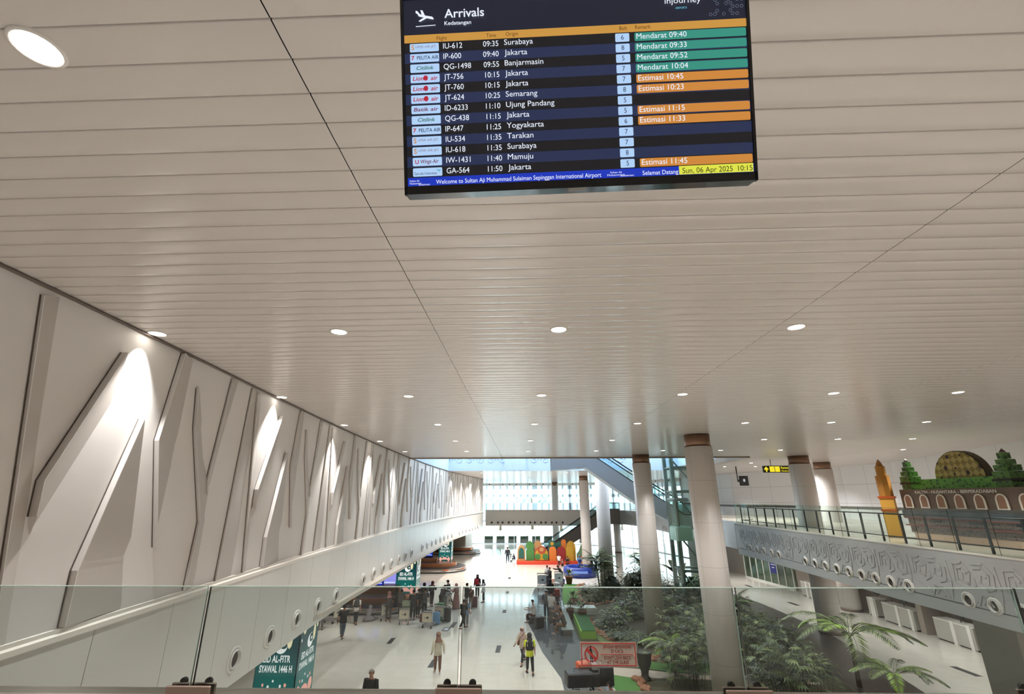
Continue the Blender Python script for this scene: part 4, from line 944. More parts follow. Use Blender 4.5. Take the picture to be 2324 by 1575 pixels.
def festive_pillar(label, x0, x1, y0, y1, zb=.0, h=3.52):
    cx, cy = (x0 + x1) / 2, (y0 + y1) / 2
    t = thing('festive_tower', label, 'banner pillar', (cx, cy, 0), 0, 'festive pillars')
    w, d = (x1 - x0) / 2, (y1 - y0) / 2
    MB().box(-w, w, -d, d, zb, h).build('core', mat('pillar_edge', (24, 36, 40), .5), t)
    for ang, hw, off in ((0, w, d), (90, d, w)):
        cs, sn = math.cos(R(ang)), math.sin(R(ang))
        P = lambda u, v, e=0.0: (u * cs + (off + .012 + e) * sn, u * sn - (off + .012 + e) * cs, v)
        F = lambda m_, pts, e: m_.add([P(u, v, e) for u, v in pts], [tuple(range(len(pts)))])
        fb = F(MB(), [(-hw + .02, zb + .02), (hw - .02, zb + .02), (hw - .02, h - .02), (-hw + .02, h - .02)], 0).build('banner_face', teal, t)
        k = hw / .95
        circ = lambda u, v, r, sx=1.0, n=18: [(u + r * sx * math.cos(2 * math.pi * i / n), v + r * math.sin(2 * math.pi * i / n)) for i in range(n)]
        m1 = MB(); cu, cv, r = .12 * k, 2.45, .22
        mo_ = [(cu + r * math.cos(R(a)), cv + r * math.sin(R(a))) for a in range(70, 381, 15)] + [(cu + .09 + r * .72 * math.cos(R(a)), cv + .09 + r * .72 * math.sin(R(a))) for a in range(370, 79, -15)]
        m1.add([P(u, v, .006) for u, v in mo_], [(i, i + 1, len(mo_) - 2 - i, len(mo_) - 1 - i) for i in range(len(mo_) // 2 - 1)]); F(m1, circ(cu + .1, cv + .06, .05), .006); m1.build('crescent_moon', bn_white, fb)
        m2 = MB()
        for u, v, rx, rz in ((.5, 2.66, .1, .28), (-.55, 2.95, .12, .2), (.78, 2.9, .06, .14)): F(m2, circ(u * k, v, rz, rx / rz, 8), .006)
        m2.build('lantern_ornament', bn_cream, fb)
        m3 = MB(); letters(m3, 'EID AL-FITR', P(0, 1.98, .006), (cs, sn, 0), (0, 0, 1), .2, 'c', .025, width=1.25 * k); letters(m3, 'SYAWAL 1446 H', P(0, 1.68, .006), (cs, sn, 0), (0, 0, 1), .2, 'c', .025, width=1.5 * k); m3.build('lettering', bn_white, fb)
        m4 = MB(); [F(m4, circ(u * k, v, r, k), .006) for u, v, r in ((-.62, .98, .2), (.62, .98, .2), (-.5, 1.3, .05), (.52, 1.3, .06), (0, 1.05, .06))]
        F(m4, [(.42 * k * math.cos(math.pi * i / 14), .84 + .1 * zb + .26 * math.sin(math.pi * i / 14)) for i in range(15)], .006)
        F(m4, [(-.9 * k, 3.48), (-.6 * k, 3.3), (-.3 * k, 3.46), (0, 3.34), (.4 * k, 3.47)], .006); m4.build('peach_disc', bn_peach, fb)
        m5 = MB(); [F(m5, circ(u * k, v, r, k), .007) for u, v, r in ((-.25, 1.25, .05), (.3, 1.27, .05), (-.78, 2.6, .05), (.3, 2.95, .05), (-.05, 1.42, .04))]; m5.build('white_disc', bn_white, fb)
festive_pillar('nearest teal lit festive pillar, cut off by the steel capping', -9.46, -8.0, 18.5, 20.0)
festive_pillar('middle teal lit festive pillar among the waiting crowd', -9.6, -8.13, 37.6, 39.1, .8)
festive_pillar('farthest teal lit festive pillar standing in a baggage carousel', -9.75, -8.35, 56.3, 57.7, .8)
belt_m = mat('carousel_belt', (44, 42, 42), .45, noise=(8, 0), rgb2=(60, 58, 56)); car_br = mat('carousel_copper', (176, 120, 84), .35, metal=.7); warn = mat('warning_orange', (224, 98, 40), .5)
def carousel(label, xe, yc, r):
    t = thing('baggage_carousel', label, 'baggage carousel', (xe - 6, yc, 0), 0, 'baggage carousels')
    def loop(rr, z, n=14):
        c = xe - r
        return [(-19.5, yc - rr, z)] + [(c + rr * math.cos(R(a)), yc + rr * math.sin(R(a)), z) for a in [-90 + 180 * i / n for i in range(n + 1)]] + [(-19.5, yc + rr, z)]
    def band(name, prof, m_):
        q = MB(); L = [loop(rr, z) for rr, z in prof]; n = len(L[0])
        q.add([p for l in L for p in l], [(i * n + j, i * n + j + 1, (i + 1) * n + j + 1, (i + 1) * n + j) for i in range(len(L) - 1) for j in range(n - 1)], 0, False)
        return q.build(name, m_, t, world=True)
    band('skirt', [(r, .02), (r, .2), (r - .03, .24)], steel); band('kerb', [(r + .04, 0), (r + .04, .09), (r - .05, .1)], mat('kerb_black', (30, 28, 28), .5))
    band('bumper', [(r - .03, .24), (r + .01, .28), (r + .01, .36), (r - .06, .39)], steel)
    band('belt', [(r - .06, .37), (r - .5, .45), (r - 1.02, .5)], belt_m)
    band('inner_wall', [(r - 1.02, .48), (r - 1.04, .75), (r - 1.1, .8), (r - 1.3, .8)], car_br)
    MB().add(loop(r - 1.28, .79), [tuple(range(len(loop(1, 0))))]).build('island_top', steel, t, world=True)
    for a in (-70, -20, 35):
        q = MB(); c = xe - r
        pt = [(c + (r + .013) * math.cos(R(a + da)), yc + (r + .013) * math.sin(R(a + da))) for da in (-7, 0, 7)]
        q.add([(p[0], p[1], z) for z in (.28, .36) for p in pt], [(0, 1, 4, 3), (1, 2, 5, 4)]).build('warning_mark', warn, t, world=True)
carousel('nearest baggage carousel behind the waiting crowd', -7.4, 37.3, 2.7)
carousel('middle baggage carousel round the farthest teal pillar', -6.5, 55.3, 2.75)
carousel('farthest baggage carousel before the far glazing', -6.4, 71.8, 2.4)
nav = glow('screen_blue', (30, 84, 200), 1.0); lav = glow('screen_lavender', (150, 150, 236), 1.0); frm = mat('totem_black', (16, 18, 26), .3); wht = glow('screen_light', (214, 228, 250), .9)
def totem(label, x, y, w, h, zc, scm, base=.8):
    t = thing('display_totem', label, 'display screen', (x, y, base))
    MB().bbox(-w / 2, w / 2, -.05, .05, zc - base - h / 2 - .25, zc - base + h / 2 + .06, .02).build('housing', frm, t)
    s = MB().box(-w / 2 + .05, w / 2 - .05, -.056, -.051, zc - base - h / 2, zc - base + h / 2).build('screen', scm, t)
    MB().box(-w / 2 + .1, w / 2 - .12, -.06, -.0565, zc - base - h * .38, zc - base - h * .3).box(-w / 2 + .14, 0, -.06, -.0565, zc - base + .05, zc - base + h * .3).build('caption_bar', wht, s)
    MB().box(-.15, .15, -.03, .03, 0, zc - base - h / 2 - .2).build('stand', frm, t)
totem('blue flight screen above the nearest carousel, left of the lavender one', -11.35, 37.6, 1.7, .75, 1.72, nav)
totem('lavender lit screen left of the middle teal pillar', -10.35, 38.6, 1.1, 1.15, 1.75, lav)
totem('blue screen left of the farthest teal pillar', -10.9, 55.6, 1.3, .8, 1.75, nav)
clad = mat('copper_cladding', (170, 128, 100), .4, .3)
MB().box(-13.2, -9.2, 37.3, 38.1, .8, 1.35).box(-12.6, -9.7, 55.0, 56.0, .8, 1.2).build('trim_11', clad, kind='structure')

# ================================================================== FLOOR GRILLES AND STICKER
gr_m = mat('grille_dark', (52, 48, 46), .5, .3)
def grille(p, q, w, label):
    a, b_ = at_z(*p), at_z(*q); d = b_ - a; L = d.length; n_ = Vector((-d.y, d.x, 0)).normalized() * w / 2
    c = (a + b_) / 2; t = thing('floor_grille', label, 'floor grille', (c.x, c.y, 0), 0, 'floor grilles')
    MB().prism([(a - n_)[:2], (b_ - n_)[:2], (b_ + n_)[:2], (a + n_)[:2]], .001, .006).build('grating', gr_m, t, world=True)
    k = 1.06; MB().prism([(c + (v - c) * k)[:2] for v in (a - n_, b_ - n_, b_ + n_, a + n_)], .0005, .004).build('rim', steel, t, world=True)
for p, q, w, lab in [((882, 1461), (893, 1448), .24, 'dark floor grille below the waiting crowd, right of the walking man'), ((1025, 1424), (1034, 1412), .26, 'dark floor grille right of the luggage trolleys'), ((976, 1515), (988, 1497), .26, 'dark floor grille behind the woman in brown trousers'),
    ((1129, 1481), (1133, 1465), .24, 'pale grey floor grille between the glass joint and the two women'), ((1144, 1391), (1145.5, 1384), .26, 'small floor grille in the middle aisle, nearest of three in line'), ((1151, 1347), (1152, 1342), .26, 'small floor grille in the middle aisle, second of three in line'), ((1156, 1314), (1157, 1310), .26, 'small floor grille in the middle aisle, farthest of three in line'),
    ((1790, 1367), (1811, 1374), .3, 'thin dark floor slot between the brown walk and the thick column'), ((2163, 1513), (2222, 1535), .3, 'long thin dark floor slot at the lower right'), ((1692, 1327.5), (1707, 1333), .3, 'short dark floor slot before the glazed shop front')]:
    grille(p, q, w, lab)
p = at_z(1013, 1428)
t = thing('floor_sticker', 'black and white square floor sticker right of the trolleys', 'floor sticker', (p.x, p.y, 0)); t.scale = (.55, .8, 1)
MB().prism([(-.42, -.5), (.3, -.5), (.42, .5), (-.3, .5)], .001, .004).build('backing', mat('print_black', (24, 22, 22)), t)
MB().prism([(-.26, -.28), (.2, -.28), (.27, .3), (-.2, .3)], .004, .006).build('white_field', mat('notice_white', (225, 226, 235)), t)
MB().prism([(-.2, .0), (-.05, -.2), (.28, .26), (.22, .3), (-.04, -.08), (-.14, .06)], .006, .007).build('tick_mark', mat('print_black', (24, 22, 22)), t)

# ================================================================== GARDEN
rg = random.Random(11)
soil = mat('planting_soil', (70, 66, 46), .9, noise=(1.6, 0), rgb2=(58, 72, 38), bump=(14, .5))
turf = mat('turf_green', (72, 116, 50), .9, noise=(6, 0), rgb2=(58, 98, 40), bump=(60, .6)); turf_d = mat('turf_olive', (92, 112, 62), .9, noise=(5, 0), rgb2=(78, 96, 50), bump=(50, .6)); carpet_g = mat('carpet_green', (34, 90, 38), .9, noise=(20, 0), rgb2=(28, 78, 32)); lime = mat('lime_side', (132, 178, 66), .6)
pebble = mat('pebble_bed', (176, 162, 148), .8, noise=(9, 0), rgb2=(120, 106, 94), bump=(22, .9))
bed = [p for p in PR if 14 <= p[1] <= 47] + [(8.5, 46.6), (13.5, 46.2)] + [p for p in RL[::-1]]
MB().prism(bed, .001, .012).build('floor_planting_bed', soil, kind='structure')
def patch(name, m_, pts, z, px=True):
    P = [tuple(at_z(*p)[:2]) for p in pts] if px else pts
    o = MB().prism(P, .005, z).build(name, m_); o['kind'] = 'stuff'; return o
tag(patch('turf', turf, [(2.8, 36.7), (2.8, 38.1), (3.02, 41.9), (3.3, 44.6), (3.6, 46.4), (5.0, 46.3), (4.5, 44.4), (4.3, 41), (3.95, 36.8)], .05, False), 'bright green turf strip between the grey walk and the two potted plants', 'grass')
tag(patch('turf', turf_d, [(3.95, 33.6), (3.95, 29.2), (4.1, 28.2), (4.75, 28.4), (4.3, 33.4)], .05, False), 'narrow olive turf strip right of the green bench', 'grass')
tag(patch('turf', turf, [(1440, 1482), (1530, 1490), (1640, 1500), (1640, 1532), (1530, 1528), (1450, 1517)], .04), 'green turf band right of the warning sticker', 'grass')
tag(patch('turf', turf, [(1391, 1534), (1445, 1542), (1475, 1572), (1500, 1600), (1395, 1600)], .04), 'green turf corner beside the seated man in white', 'grass')
tag(patch('pebble_strip', pebble, [(1372, 1515), (1440, 1519), (1530, 1529), (1640, 1535), (1640, 1546), (1530, 1541), (1445, 1541), (1390, 1533)], .03), 'pale pebble strip leading towards the nearest column', 'pebbles')
tag(patch('pebble_strip', pebble, [(1800, 1535), (1860, 1540), (1862, 1556), (1800, 1552)], .04), 'short pale stone strip under the right-hand palms', 'pebbles')

LEAF = [mat('leaf_dark', (44, 56, 32), .4), mat('leaf_mid', (70, 87, 46), .4), mat('leaf_light', (112, 125, 72), .4), mat('leaf_lime', (136, 172, 56), .45)]
stem_m = mat('stem_brown', (92, 78, 56), .7); cane = mat('cane_green', (84, 96, 58), .6)
def leaf(mb, p, d, L, W, mi, droop=.0, up=Vector((0, 0, 1))):
    d = d.normalized(); s = d.cross(up)
    if s.length < .05: s = Vector((1, 0, 0))
    s.normalize(); n = s.cross(d)
    q = lambda t, w, z=0.0: p + d * (L * t) + s * (W * w) + n * z - Vector((0, 0, droop * L * t * t))
    mb.add([q(0, 0), q(.4, -.5, W * .12), q(.4, 0, 0), q(.4, .5, W * .12), q(1, 0)], [(0, 2, 1), (1, 2, 4), (0, 3, 2), (3, 4, 2)], mi, False)
def frond(mb, base, az, L, elev, droop, n, ll, lw, mis, stems=None):
    d = Vector((math.cos(az), math.sin(az), 0)); pts = []; p = Vector(base); e = elev; st = L / 8
    for i in range(9):
        pts.append(p.copy()); p = p + (d * math.cos(e) + Vector((0, 0, math.sin(e)))) * st; e -= droop / 8
    (stems or mb).tube(pts, [.014 * (1 - .8 * i / 8) + .003 for i in range(9)], 4, mis[0])
    side = d.cross(Vector((0, 0, 1)))
    for k in range(n):
        t = .16 + .84 * k / (n - 1); f = t * 8; i = min(7, int(f)); q = pts[i].lerp(pts[i + 1], f - i); tg = (pts[i + 1] - pts[i]).normalized()
        l = ll * (math.sin(math.pi * min(1, .18 + t * .8)) ** .7)
        for s in (-1, 1): leaf(mb, q, (tg * .75 + side * s * .9 + Vector((0, 0, .12))), l, lw, mis[rg.randrange(len(mis))], .28)
def core(F, c, rx, rz, mi=0):
    b = MB().ball(c, (rx, rx, rz), 9, 6, mi); b.v = [(c[0] + (x - c[0]) * (k := rg.uniform(.75, 1.1)), c[1] + (y - c[1]) * k, max(.02, c[2] + (z - c[2]) * k)) for x, y, z in b.v]; F.merge(b)
def finish(t, fol, st, sm=stem_m):
    fol.build('foliage', LEAF, t)
    if st.v: st.build('stem', sm, t)
    return t
def areca(label, h=3.4, stems=6, fr=6, fl=1.5):
    t = thing('areca_palm', label, 'palm'); F = MB(); S = MB()
    for s in range(stems):
        a = rg.uniform(0, 6.28); r = rg.uniform(.03, .28); sh = h * rg.uniform(.3, .68); lean = rg.uniform(.02, .18)
        top = Vector((math.cos(a) * (r + lean * sh), math.sin(a) * (r + lean * sh), sh)); S.tube([(math.cos(a) * r, math.sin(a) * r, 0), top * .5 + Vector((math.cos(a) * r * .5, math.sin(a) * r * .5, 0)), top], [.04, .035, .03], 6)
        for k in range(fr): frond(F, top, a + k * 6.28 / fr + rg.uniform(-.4, .4), fl * rg.uniform(.75, 1.1), rg.uniform(.6, 1.35), rg.uniform(1.0, 1.7), 17, .5, .085, [1, 1, 2] if s % 2 else [0, 1])
    return finish(t, F, S, cane)
def crown_palm(label, h=1.9, n=9, fl=2.3):
    t = thing('feather_palm', label, 'palm'); F = MB(); S = MB().tube([(0, 0, 0), (.04, .02, h * .6), (0, 0, h)], [.1, .075, .06], 8)
    for k in range(n): frond(F, (0, 0, h), k * 6.28 / n + rg.uniform(-.2, .2), fl * rg.uniform(.8, 1.1), rg.uniform(.5, 1.1), rg.uniform(1.3, 1.8), 30, .58, .075, [1, 2] if k % 3 else [2, 3])
    return finish(t, F, S)
def lady_palm(label, h=2.6, n=26, r=1.0):
    t = thing('lady_palm', label, 'palm'); F = MB(); S = MB()
    for s in range(n):
        a = rg.uniform(0, 6.28); q = r * math.sqrt(rg.random()); b = Vector((math.cos(a) * q, math.sin(a) * q, 0)); sh = h * rg.uniform(.45, 1.0)
        top = b * 1.15 + Vector((0, 0, sh)); S.tube([b, top], .011, 4)
        for k in range(6):
            az = rg.uniform(0, 6.28); el = rg.uniform(-.2, .75); z = sh - k * .17; c = b * 1.1 + Vector((0, 0, z)); d = Vector((math.cos(az) * math.cos(el), math.sin(az) * math.cos(el), math.sin(el))); hub = c + d * .28
            F.tube([c, hub], .008, 3, 1); sd = d.cross(Vector((0, 0, 1))).normalized(); mi = rg.choice([0, 1, 1, 2, 2])
            for j in range(7):
                g = (j - 3) * .4; leaf(F, hub, d * math.cos(g) + sd * math.sin(g), rg.uniform(.32, .45), .075, mi, .3)
    return finish(t, F, S, mat('cane_dark', (50, 46, 34), .7))
def broad(label, h=1.2, r=.9, n=90, ll=.42, lw=.26, mis=(0, 1, 1, 2), name='broadleaf_shrub'):
    t = thing(name, label, 'shrub'); F = MB(); S = MB(); core(F, (0, 0, h * .33), r * .6, h * .36)
    for k in range(n):
        a = rg.uniform(0, 6.28); el = math.asin(rg.uniform(.05, 1)); q = rg.uniform(.45, 1.0); p = Vector((math.cos(a) * math.cos(el) * r * q, math.sin(a) * math.cos(el) * r * q, math.sin(el) * h * q * .9 + .08))
        az = a + rg.uniform(-.7, .7); leaf(F, p, Vector((math.cos(az), math.sin(az), rg.uniform(-.2, .7))), ll * rg.uniform(.7, 1.2), lw * rg.uniform(.7, 1.1), mis[rg.randrange(len(mis))], .3)
        if k % 5 == 0: S.tube([(p.x * .1, p.y * .1, 0), (p.x * .6, p.y * .6, p.z * .7), p], .012, 4)
    return finish(t, F, S)
def paddle(label, h=2.2, n=8, L=1.15, W=.42):
    t = thing('paddle_leaf_plant', label, 'shrub'); F = MB(); S = MB()
    for k in range(n):
        az = k * 6.28 / n + rg.uniform(-.3, .3); ph = h * rg.uniform(.35, .6); d = Vector((math.cos(az), math.sin(az), 0)); p = d * .28 + Vector((0, 0, ph)); S.tube([d * .05, d * .15 + Vector((0, 0, ph * .6)), p], .022, 5)
        e = rg.uniform(.4, 1.25); q = p
        for j in range(5):
            l = L / 5; dd = d * math.cos(e) + Vector((0, 0, math.sin(e))); s = dd.cross(Vector((0, 0, 1))).normalized(); w0 = W * (.15, .8, 1, .9, .55)[j] / 2; w1 = W * (.8, 1, .9, .55, .03)[j] / 2; q2 = q + dd * l
            F.add([q - s * w0, q, q + s * w0, q2 + s * w1, q2, q2 - s * w1], [(0, 1, 4, 5), (1, 2, 3, 4)], 0 if k % 3 else 1); q = q2; e -= .22
    return finish(t, F, S, cane)
def put(t, px, py, sc=1.0, rz=0.0, xy=None):
    p = at_z(px, py) if xy is None else Vector((xy[0], xy[1], 0)); t.location = (p.x, p.y, .012); t.rotation_euler = (0, 0, rz); t.scale = (sc,) * 3; return t
def again(t, label, px, py, sc=1.0, rz=None, xy=None):
    p = at_z(px, py) if xy is None else Vector((xy[0], xy[1], 0)); return dup(t, (p.x, p.y, .012), rg.uniform(0, 6.28) if rz is None else rz, label, None, sc)
a1 = put(areca('tall feathery palm clump before the bluish column', 3.9, 6, 6, 1.6), 0, 0, 1.0, 0, xy=(6.1, 40.3))
a2 = again(a1, 'feathery palm clump before the second column base, half hidden by fan palms', 0, 0, .8, xy=(10.6, 27.3))
a3 = again(a1, 'dark feathery palm between the bluish and second columns', 1462, 1338, .95)
c1 = put(crown_palm('feather palm with long arching fronds before the lower right floor', 1.8, 11, 2.6), 0, 0, 1.0, .35, xy=(13.75, 22.7))
c2 = again(c1, 'small yellowish feather palm under the longer-fronded one', 0, 0, .62, xy=(13.6, 20.3))
c3 = again(c1, 'feather palm low in the bed left of the nearest column', 0, 0, .6, xy=(6.6, 23.9))
l1 = put(lady_palm('big fan-leaved palm clump left of the nearest column', 2.75, 26, 1.0), 0, 0, 1.0, 0, xy=(7.45, 25.2))
for lab, x, y, sc in [('fan-leaved palm clump hugging the left side of the nearest column', 7.0, 22.7, .85), ('fan-leaved palm clump right of the nearest column, nearest the steel capping', 9.75, 20.5, .95), ('fan-leaved palm clump right of the nearest column, farther back', 10.3, 24.4, .9), ('low fan palm clump beside the feather palm', 11.2, 21.6, .72), ('fan palm clump by the right glass joint at the column edge', 9.4, 27.5, .85), ('small dark fan palm at the brown walk corner', 13.9, 34.6, .62), ('fan palm clump behind the second column', 8.8, 32.6, .8)]: again(l1, lab, 0, 0, sc, xy=(x, y))
b1 = put(broad('mounded broadleaf shrub behind the stone edging', 1.15, 1.1, 280, .3, .2), 1392, 1428)
for lab, px, py, sc in [('broadleaf shrub behind the pebble bed mound', 1425, 1400, 1.1), ('broadleaf shrub left of the second column, farther back', 1440, 1375, 1.0), ('low broadleaf shrub on the round mound', 1335, 1352, .8), ('low broadleaf shrub at the right of the round mound', 1360, 1363, .8), ('broadleaf shrub by the lift', 1578, 1345, 1.2), ('broadleaf shrub between second and nearest columns', 1545, 1392, 1.25), ('broadleaf shrub deep in the right bed', 1712, 1432, 1.1), ('broadleaf shrub by the brown walk', 1748, 1452, 1.0), ('broadleaf shrub right of the glass joint', 1700, 1480, 1.05)]: again(b1, lab, px, py, sc)
d1 = put(broad('big dark bush on the round mound below the bluish column', 2.2, 1.4, 520, .36, .16, (0, 0, 1), 'dark_bush'), 1388, 1356)
for lab, px, py, sc in [('dark bush right of the tall feathery palm', 1441, 1346, 1.0), ('tall dark bush hugging the second column from the left', 1467, 1345, 1.15), ('dark bush behind the fan palms beside the nearest column', 1578, 1448, .9), ('dark bush right of the second column', 1520, 1375, .9), ('dark bush in front of the lift', 1602, 1372, .9), ('dark bush behind the feather palm', 1775, 1478, .8)]: again(d1, lab, px, py, sc)
y1 = put(broad('bright lime-green leafy plant among the dark shrubs', .95, .55, 60, .4, .22, (3, 2, 3), 'lime_plant'), 1412, 1412)
k1 = put(paddle('big paddle-leaved plant between second column and lift', 2.9, 8, 1.5, .6), 1540, 1345)
k2 = again(k1, 'paddle-leaved plant in shade right of the second column', 1565, 1362, .75)
g1 = put(broad('spiky low ground cover behind the curved stone row', .45, 1.1, 220, .36, .07, (0, 1, 2), 'ground_cover'), 1410, 1450)
for lab, px, py, sc in [('spiky ground cover at the base of the second column', 1455, 1462, 1.0), ('spiky ground cover under the right-hand palms', 1760, 1540, 1.0), ('spiky ground cover along the brown walk', 1850, 1520, 1.0), ('spiky ground cover on the mound edge', 1350, 1365, 1.0), ('spiky ground cover right of the glass joint', 1720, 1505, 1.2)]: again(g1, lab, px, py, sc)
# edging stones
stone_m = mat('edging_stone', (160, 112, 86), .85, noise=(9, 0), rgb2=(118, 84, 66), bump=(18, .6))
s1 = None
def stones(pts, n, lab, grp, spread=.12, sz=.17):
    global s1
    P = [at_z(*p) for p in pts]
    for k in range(n):
        q = along([tuple(p[:2]) for p in P], (k + .5) / n); x, y = q[0] + rg.uniform(-spread, spread), q[1] + rg.uniform(-spread, spread); s = sz * rg.uniform(.75, 1.25)
        if s1 is None:
            m_ = MB().ball((0, 0, .3), (.9, .7, .5), 9, 6)
            m_.v = [(x_ * (1 + rg.uniform(-.12, .12)), y_ * (1 + rg.uniform(-.12, .12)), max(0, z_ * (1 + rg.uniform(-.1, .15)))) for x_, y_, z_ in m_.v]; m_.s = [False] * len(m_.f)
            s1 = m_.build('edging_stone', stone_m); tag(s1, lab, 'stone', grp); s1.location = (x, y, .012); s1.scale = (s,) * 3
        else:
            c = s1.copy(); C.objects.link(c); c.location = (x, y, .012); c.scale = (s, s, s * rg.uniform(.8, 1.2)); c.rotation_euler = (0, 0, rg.uniform(0, 6.28)); c['label'] = lab; c['group'] = grp
stones([(1333, 1405), (1350, 1430), (1366, 1443), (1384, 1456)], 30, 'brown edging stone in the row right of the green bench', 'edging stones by the bench', .16)
stones([(1441, 1494), (1480, 1497), (1530, 1503)], 34, 'brown edging stone in the band right of the warning sticker', 'edging stones by the sticker', .3)
stones([(1385, 1440), (1400, 1447), (1430, 1458)], 12, 'brown edging stone among the shrubs behind the curved row', 'edging stones among the shrubs', .15)
stones([(1308, 1337), (1314, 1330), (1325, 1326)], 9, 'brown edging stone at the far left corner of the mound', 'edging stones of the mound', .1)
stones([(1312, 1345), (1318, 1362), (1330, 1372), (1355, 1374), (1395, 1366)], 26, 'brown edging stone along the near rim of the round mound', 'edging stones of the mound rim', .15)
stones([(1433, 1306), (1440, 1322), (1447, 1336)], 12, 'reddish edging stone left of the second column', 'edging stones by the second column', .12)
stones([(1444, 1541), (1455, 1552), (1466, 1572)], 14, 'brown edging stone round the tall dark urn', 'edging stones by the urn', .12)
stones([(1700, 1493), (1740, 1497)], 10, 'reddish edging stone under the right-hand fan palms', 'edging stones on the right', .2)
# potted plants
terra = mat('terracotta', (128, 78, 60), .7); urn_m = mat('urn_black', (40, 40, 34), .6)
first = None
for lab, px, py, sc in [('terracotta pot with spiky plant at the far corner of the turf', 1292, 1327, 1.15), ('terracotta pot with leafy plant on the bright turf strip', 1303, 1381, 1.0), ('terracotta pot in front of the white block, beside the green bench', 1322, 1410, 1.0), ('terracotta pot half hidden behind the two seated people', 1295, 1403, .9)]:
    p = at_z(px, py)
    if first is None:
        first = thing('potted_plant', lab, 'potted plant', (p.x, p.y, .05), 0, 'potted plants')
        MB().lathe([(.2, 0), (.29, .5), (.32, .5), (.32, .58), (.27, .58), (.26, .5), (.0, .49)], 20).build('pot', terra, first)
        F = MB(); S = MB()
        for k in range(16):
            a = k * 2.4; e = .35 + .9 * rg.random(); d = Vector((math.cos(a) * math.cos(e), math.sin(a) * math.cos(e), math.sin(e))); S.tube([(0, 0, .48), d * .35 + Vector((0, 0, .5))], .012, 4); leaf(F, d * .3 + Vector((0, 0, .5)), d, .6, .17, 1 + k % 2, .35)
        F.build('foliage', LEAF, first); S.build('stem', cane, first); first.scale = (sc,) * 3
    else: dup(first, (p.x, p.y, .05), rg.random() * 6, lab, 'potted plants', sc)
p = at_z(1465, 1543)
t = thing('garden_urn', 'tall dark urn with small fern standing in the near turf', 'urn', (p.x, p.y, .012))
MB().lathe([(.24, 0), (.25, .06), (.15, .14), (.16, .3), (.3, .62), (.34, .98), (.36, 1.05), (.31, 1.05), (.3, .95), (0, .94)], 20).build('urn_body', urn_m, t)
F = MB()
for k in range(14): leaf(F, Vector((0, 0, .95)), Vector((math.cos(k * 2.4), math.sin(k * 2.4), .7)), .42, .1, k % 3, .5)
F.build('foliage', LEAF, t)
# bench and white blocks along the walk
t = thing('turf_bench', 'low green bench with lime side along the grey walk', 'bench', (3.5, 31.4, 0))
MB().bbox(-.43, .42, -2.1, 2.1, 0, .4, .02).build('lime_body', lime, t); MB().box(-.36, .42, -2.1, 2.1, .4, .425).build('turf_top', carpet_g, t)
t = thing('white_bench', 'white block bench across the end of the bright turf', 'bench', (3.55, 35.7, 0))
MB().bbox(-.85, 1.3, -.8, .8, 0, .3, .03).build('seat_block', mat('bench_white', (214, 220, 214), .5), t); MB().box(-.85, 1.3, -.8, -.74, .3, .42).build('raised_edge', mat('bench_white', (214, 220, 214)), t)

# ================================================================== PLAYGROUND: ARCHES AND POOL
def arch(u0, u1, z0, z1, point=0.0, n=12, neck=None):
    w = (u1 - u0) / 2; c = (u0 + u1) / 2; hs = z1 - w * (1 + point)
    top = [(c + w * math.cos(math.pi * i / n), hs + (z1 - hs) * math.sin(math.pi * i / n) ** (1 if not point else .85)) for i in range(n + 1)]
    return [(u0, z0), (u1, z0)] + top
AC = {k: mat('play_' + k, tuple(int(v * .9) for v in c), .6, noise=(5, 0), rgb2=tuple(int(v * .78) for v in c)) for k, c in (('teal', (36, 96, 84)), ('tan', (196, 148, 92)), ('green', (72, 132, 62)), ('red', (150, 36, 34)), ('orange', (220, 124, 44)), ('yellow', (206, 160, 48)), ('brown', (176, 76, 44)), ('base', (214, 62, 30)), ('mint', (112, 150, 112)))}
pl_ = thing('play_arches', 'row of colourful Islamic arch panels on a red base', 'play structure', (2.7, 60.2, 0))
MB().bbox(-1.0, 6.25, 59.6, 61.6, 0, .34, .03).build('red_base', AC['base'], pl_, world=True)
PXZ = lambda px, py: (lambda p: (p.x, p.z))(at_y(px, py, 60.3))
def board(name, pts, col, y=60.3, par=None, th=.14): return MB().extrude([(u, y, z) for u, z in pts], (0, th, 0)).build(name, AC[col], par or pl_, world=True)
def A(px0, px1, pyt, pt, col, y, par=None, name='arch_panel', z0=.34, inset=0.0):
    (u0, z1), (u1, _) = PXZ(px0, pyt), PXZ(px1, pyt); return board(name, arch(u0 + inset, u1 - inset, z0, z1 - inset, pt), col, y, par)
b = A(1174, 1192, 1237, .75, 'tan', 60.3); A(1177, 1189.5, 1243, .75, 'teal', 60.26, b, 'inner_arch', .6)
o = PXZ(1193, 1227); o2 = PXZ(1212, 1227); c0, w0 = (o[0] + o2[0]) / 2, (o2[0] - o[0]) / 2
on = [(c0 - w0 * .95, .34), (c0 + w0 * .95, .34), (c0 + w0 * .95, 1.45), (c0 + w0 * .62, 1.62), (c0 + w0 * .95, 1.85), (c0 + w0, 2.05), (c0 + w0 * .7, 2.35), (c0 + w0 * .2, 2.5), (c0, 2.62), (c0 - w0 * .2, 2.5), (c0 - w0 * .7, 2.35), (c0 - w0, 2.05), (c0 - w0 * .95, 1.85), (c0 - w0 * .62, 1.62), (c0 - w0 * .95, 1.45)]
board('onion_panel', on, 'green', 60.4)
A(1212, 1229, 1228, 0, 'tan', 60.75)
b = A(1213, 1244, 1241, 0, 'brown', 60.3); A(1215, 1243, 1243, 0, 'yellow', 60.25, b, 'inner_arch', .4)
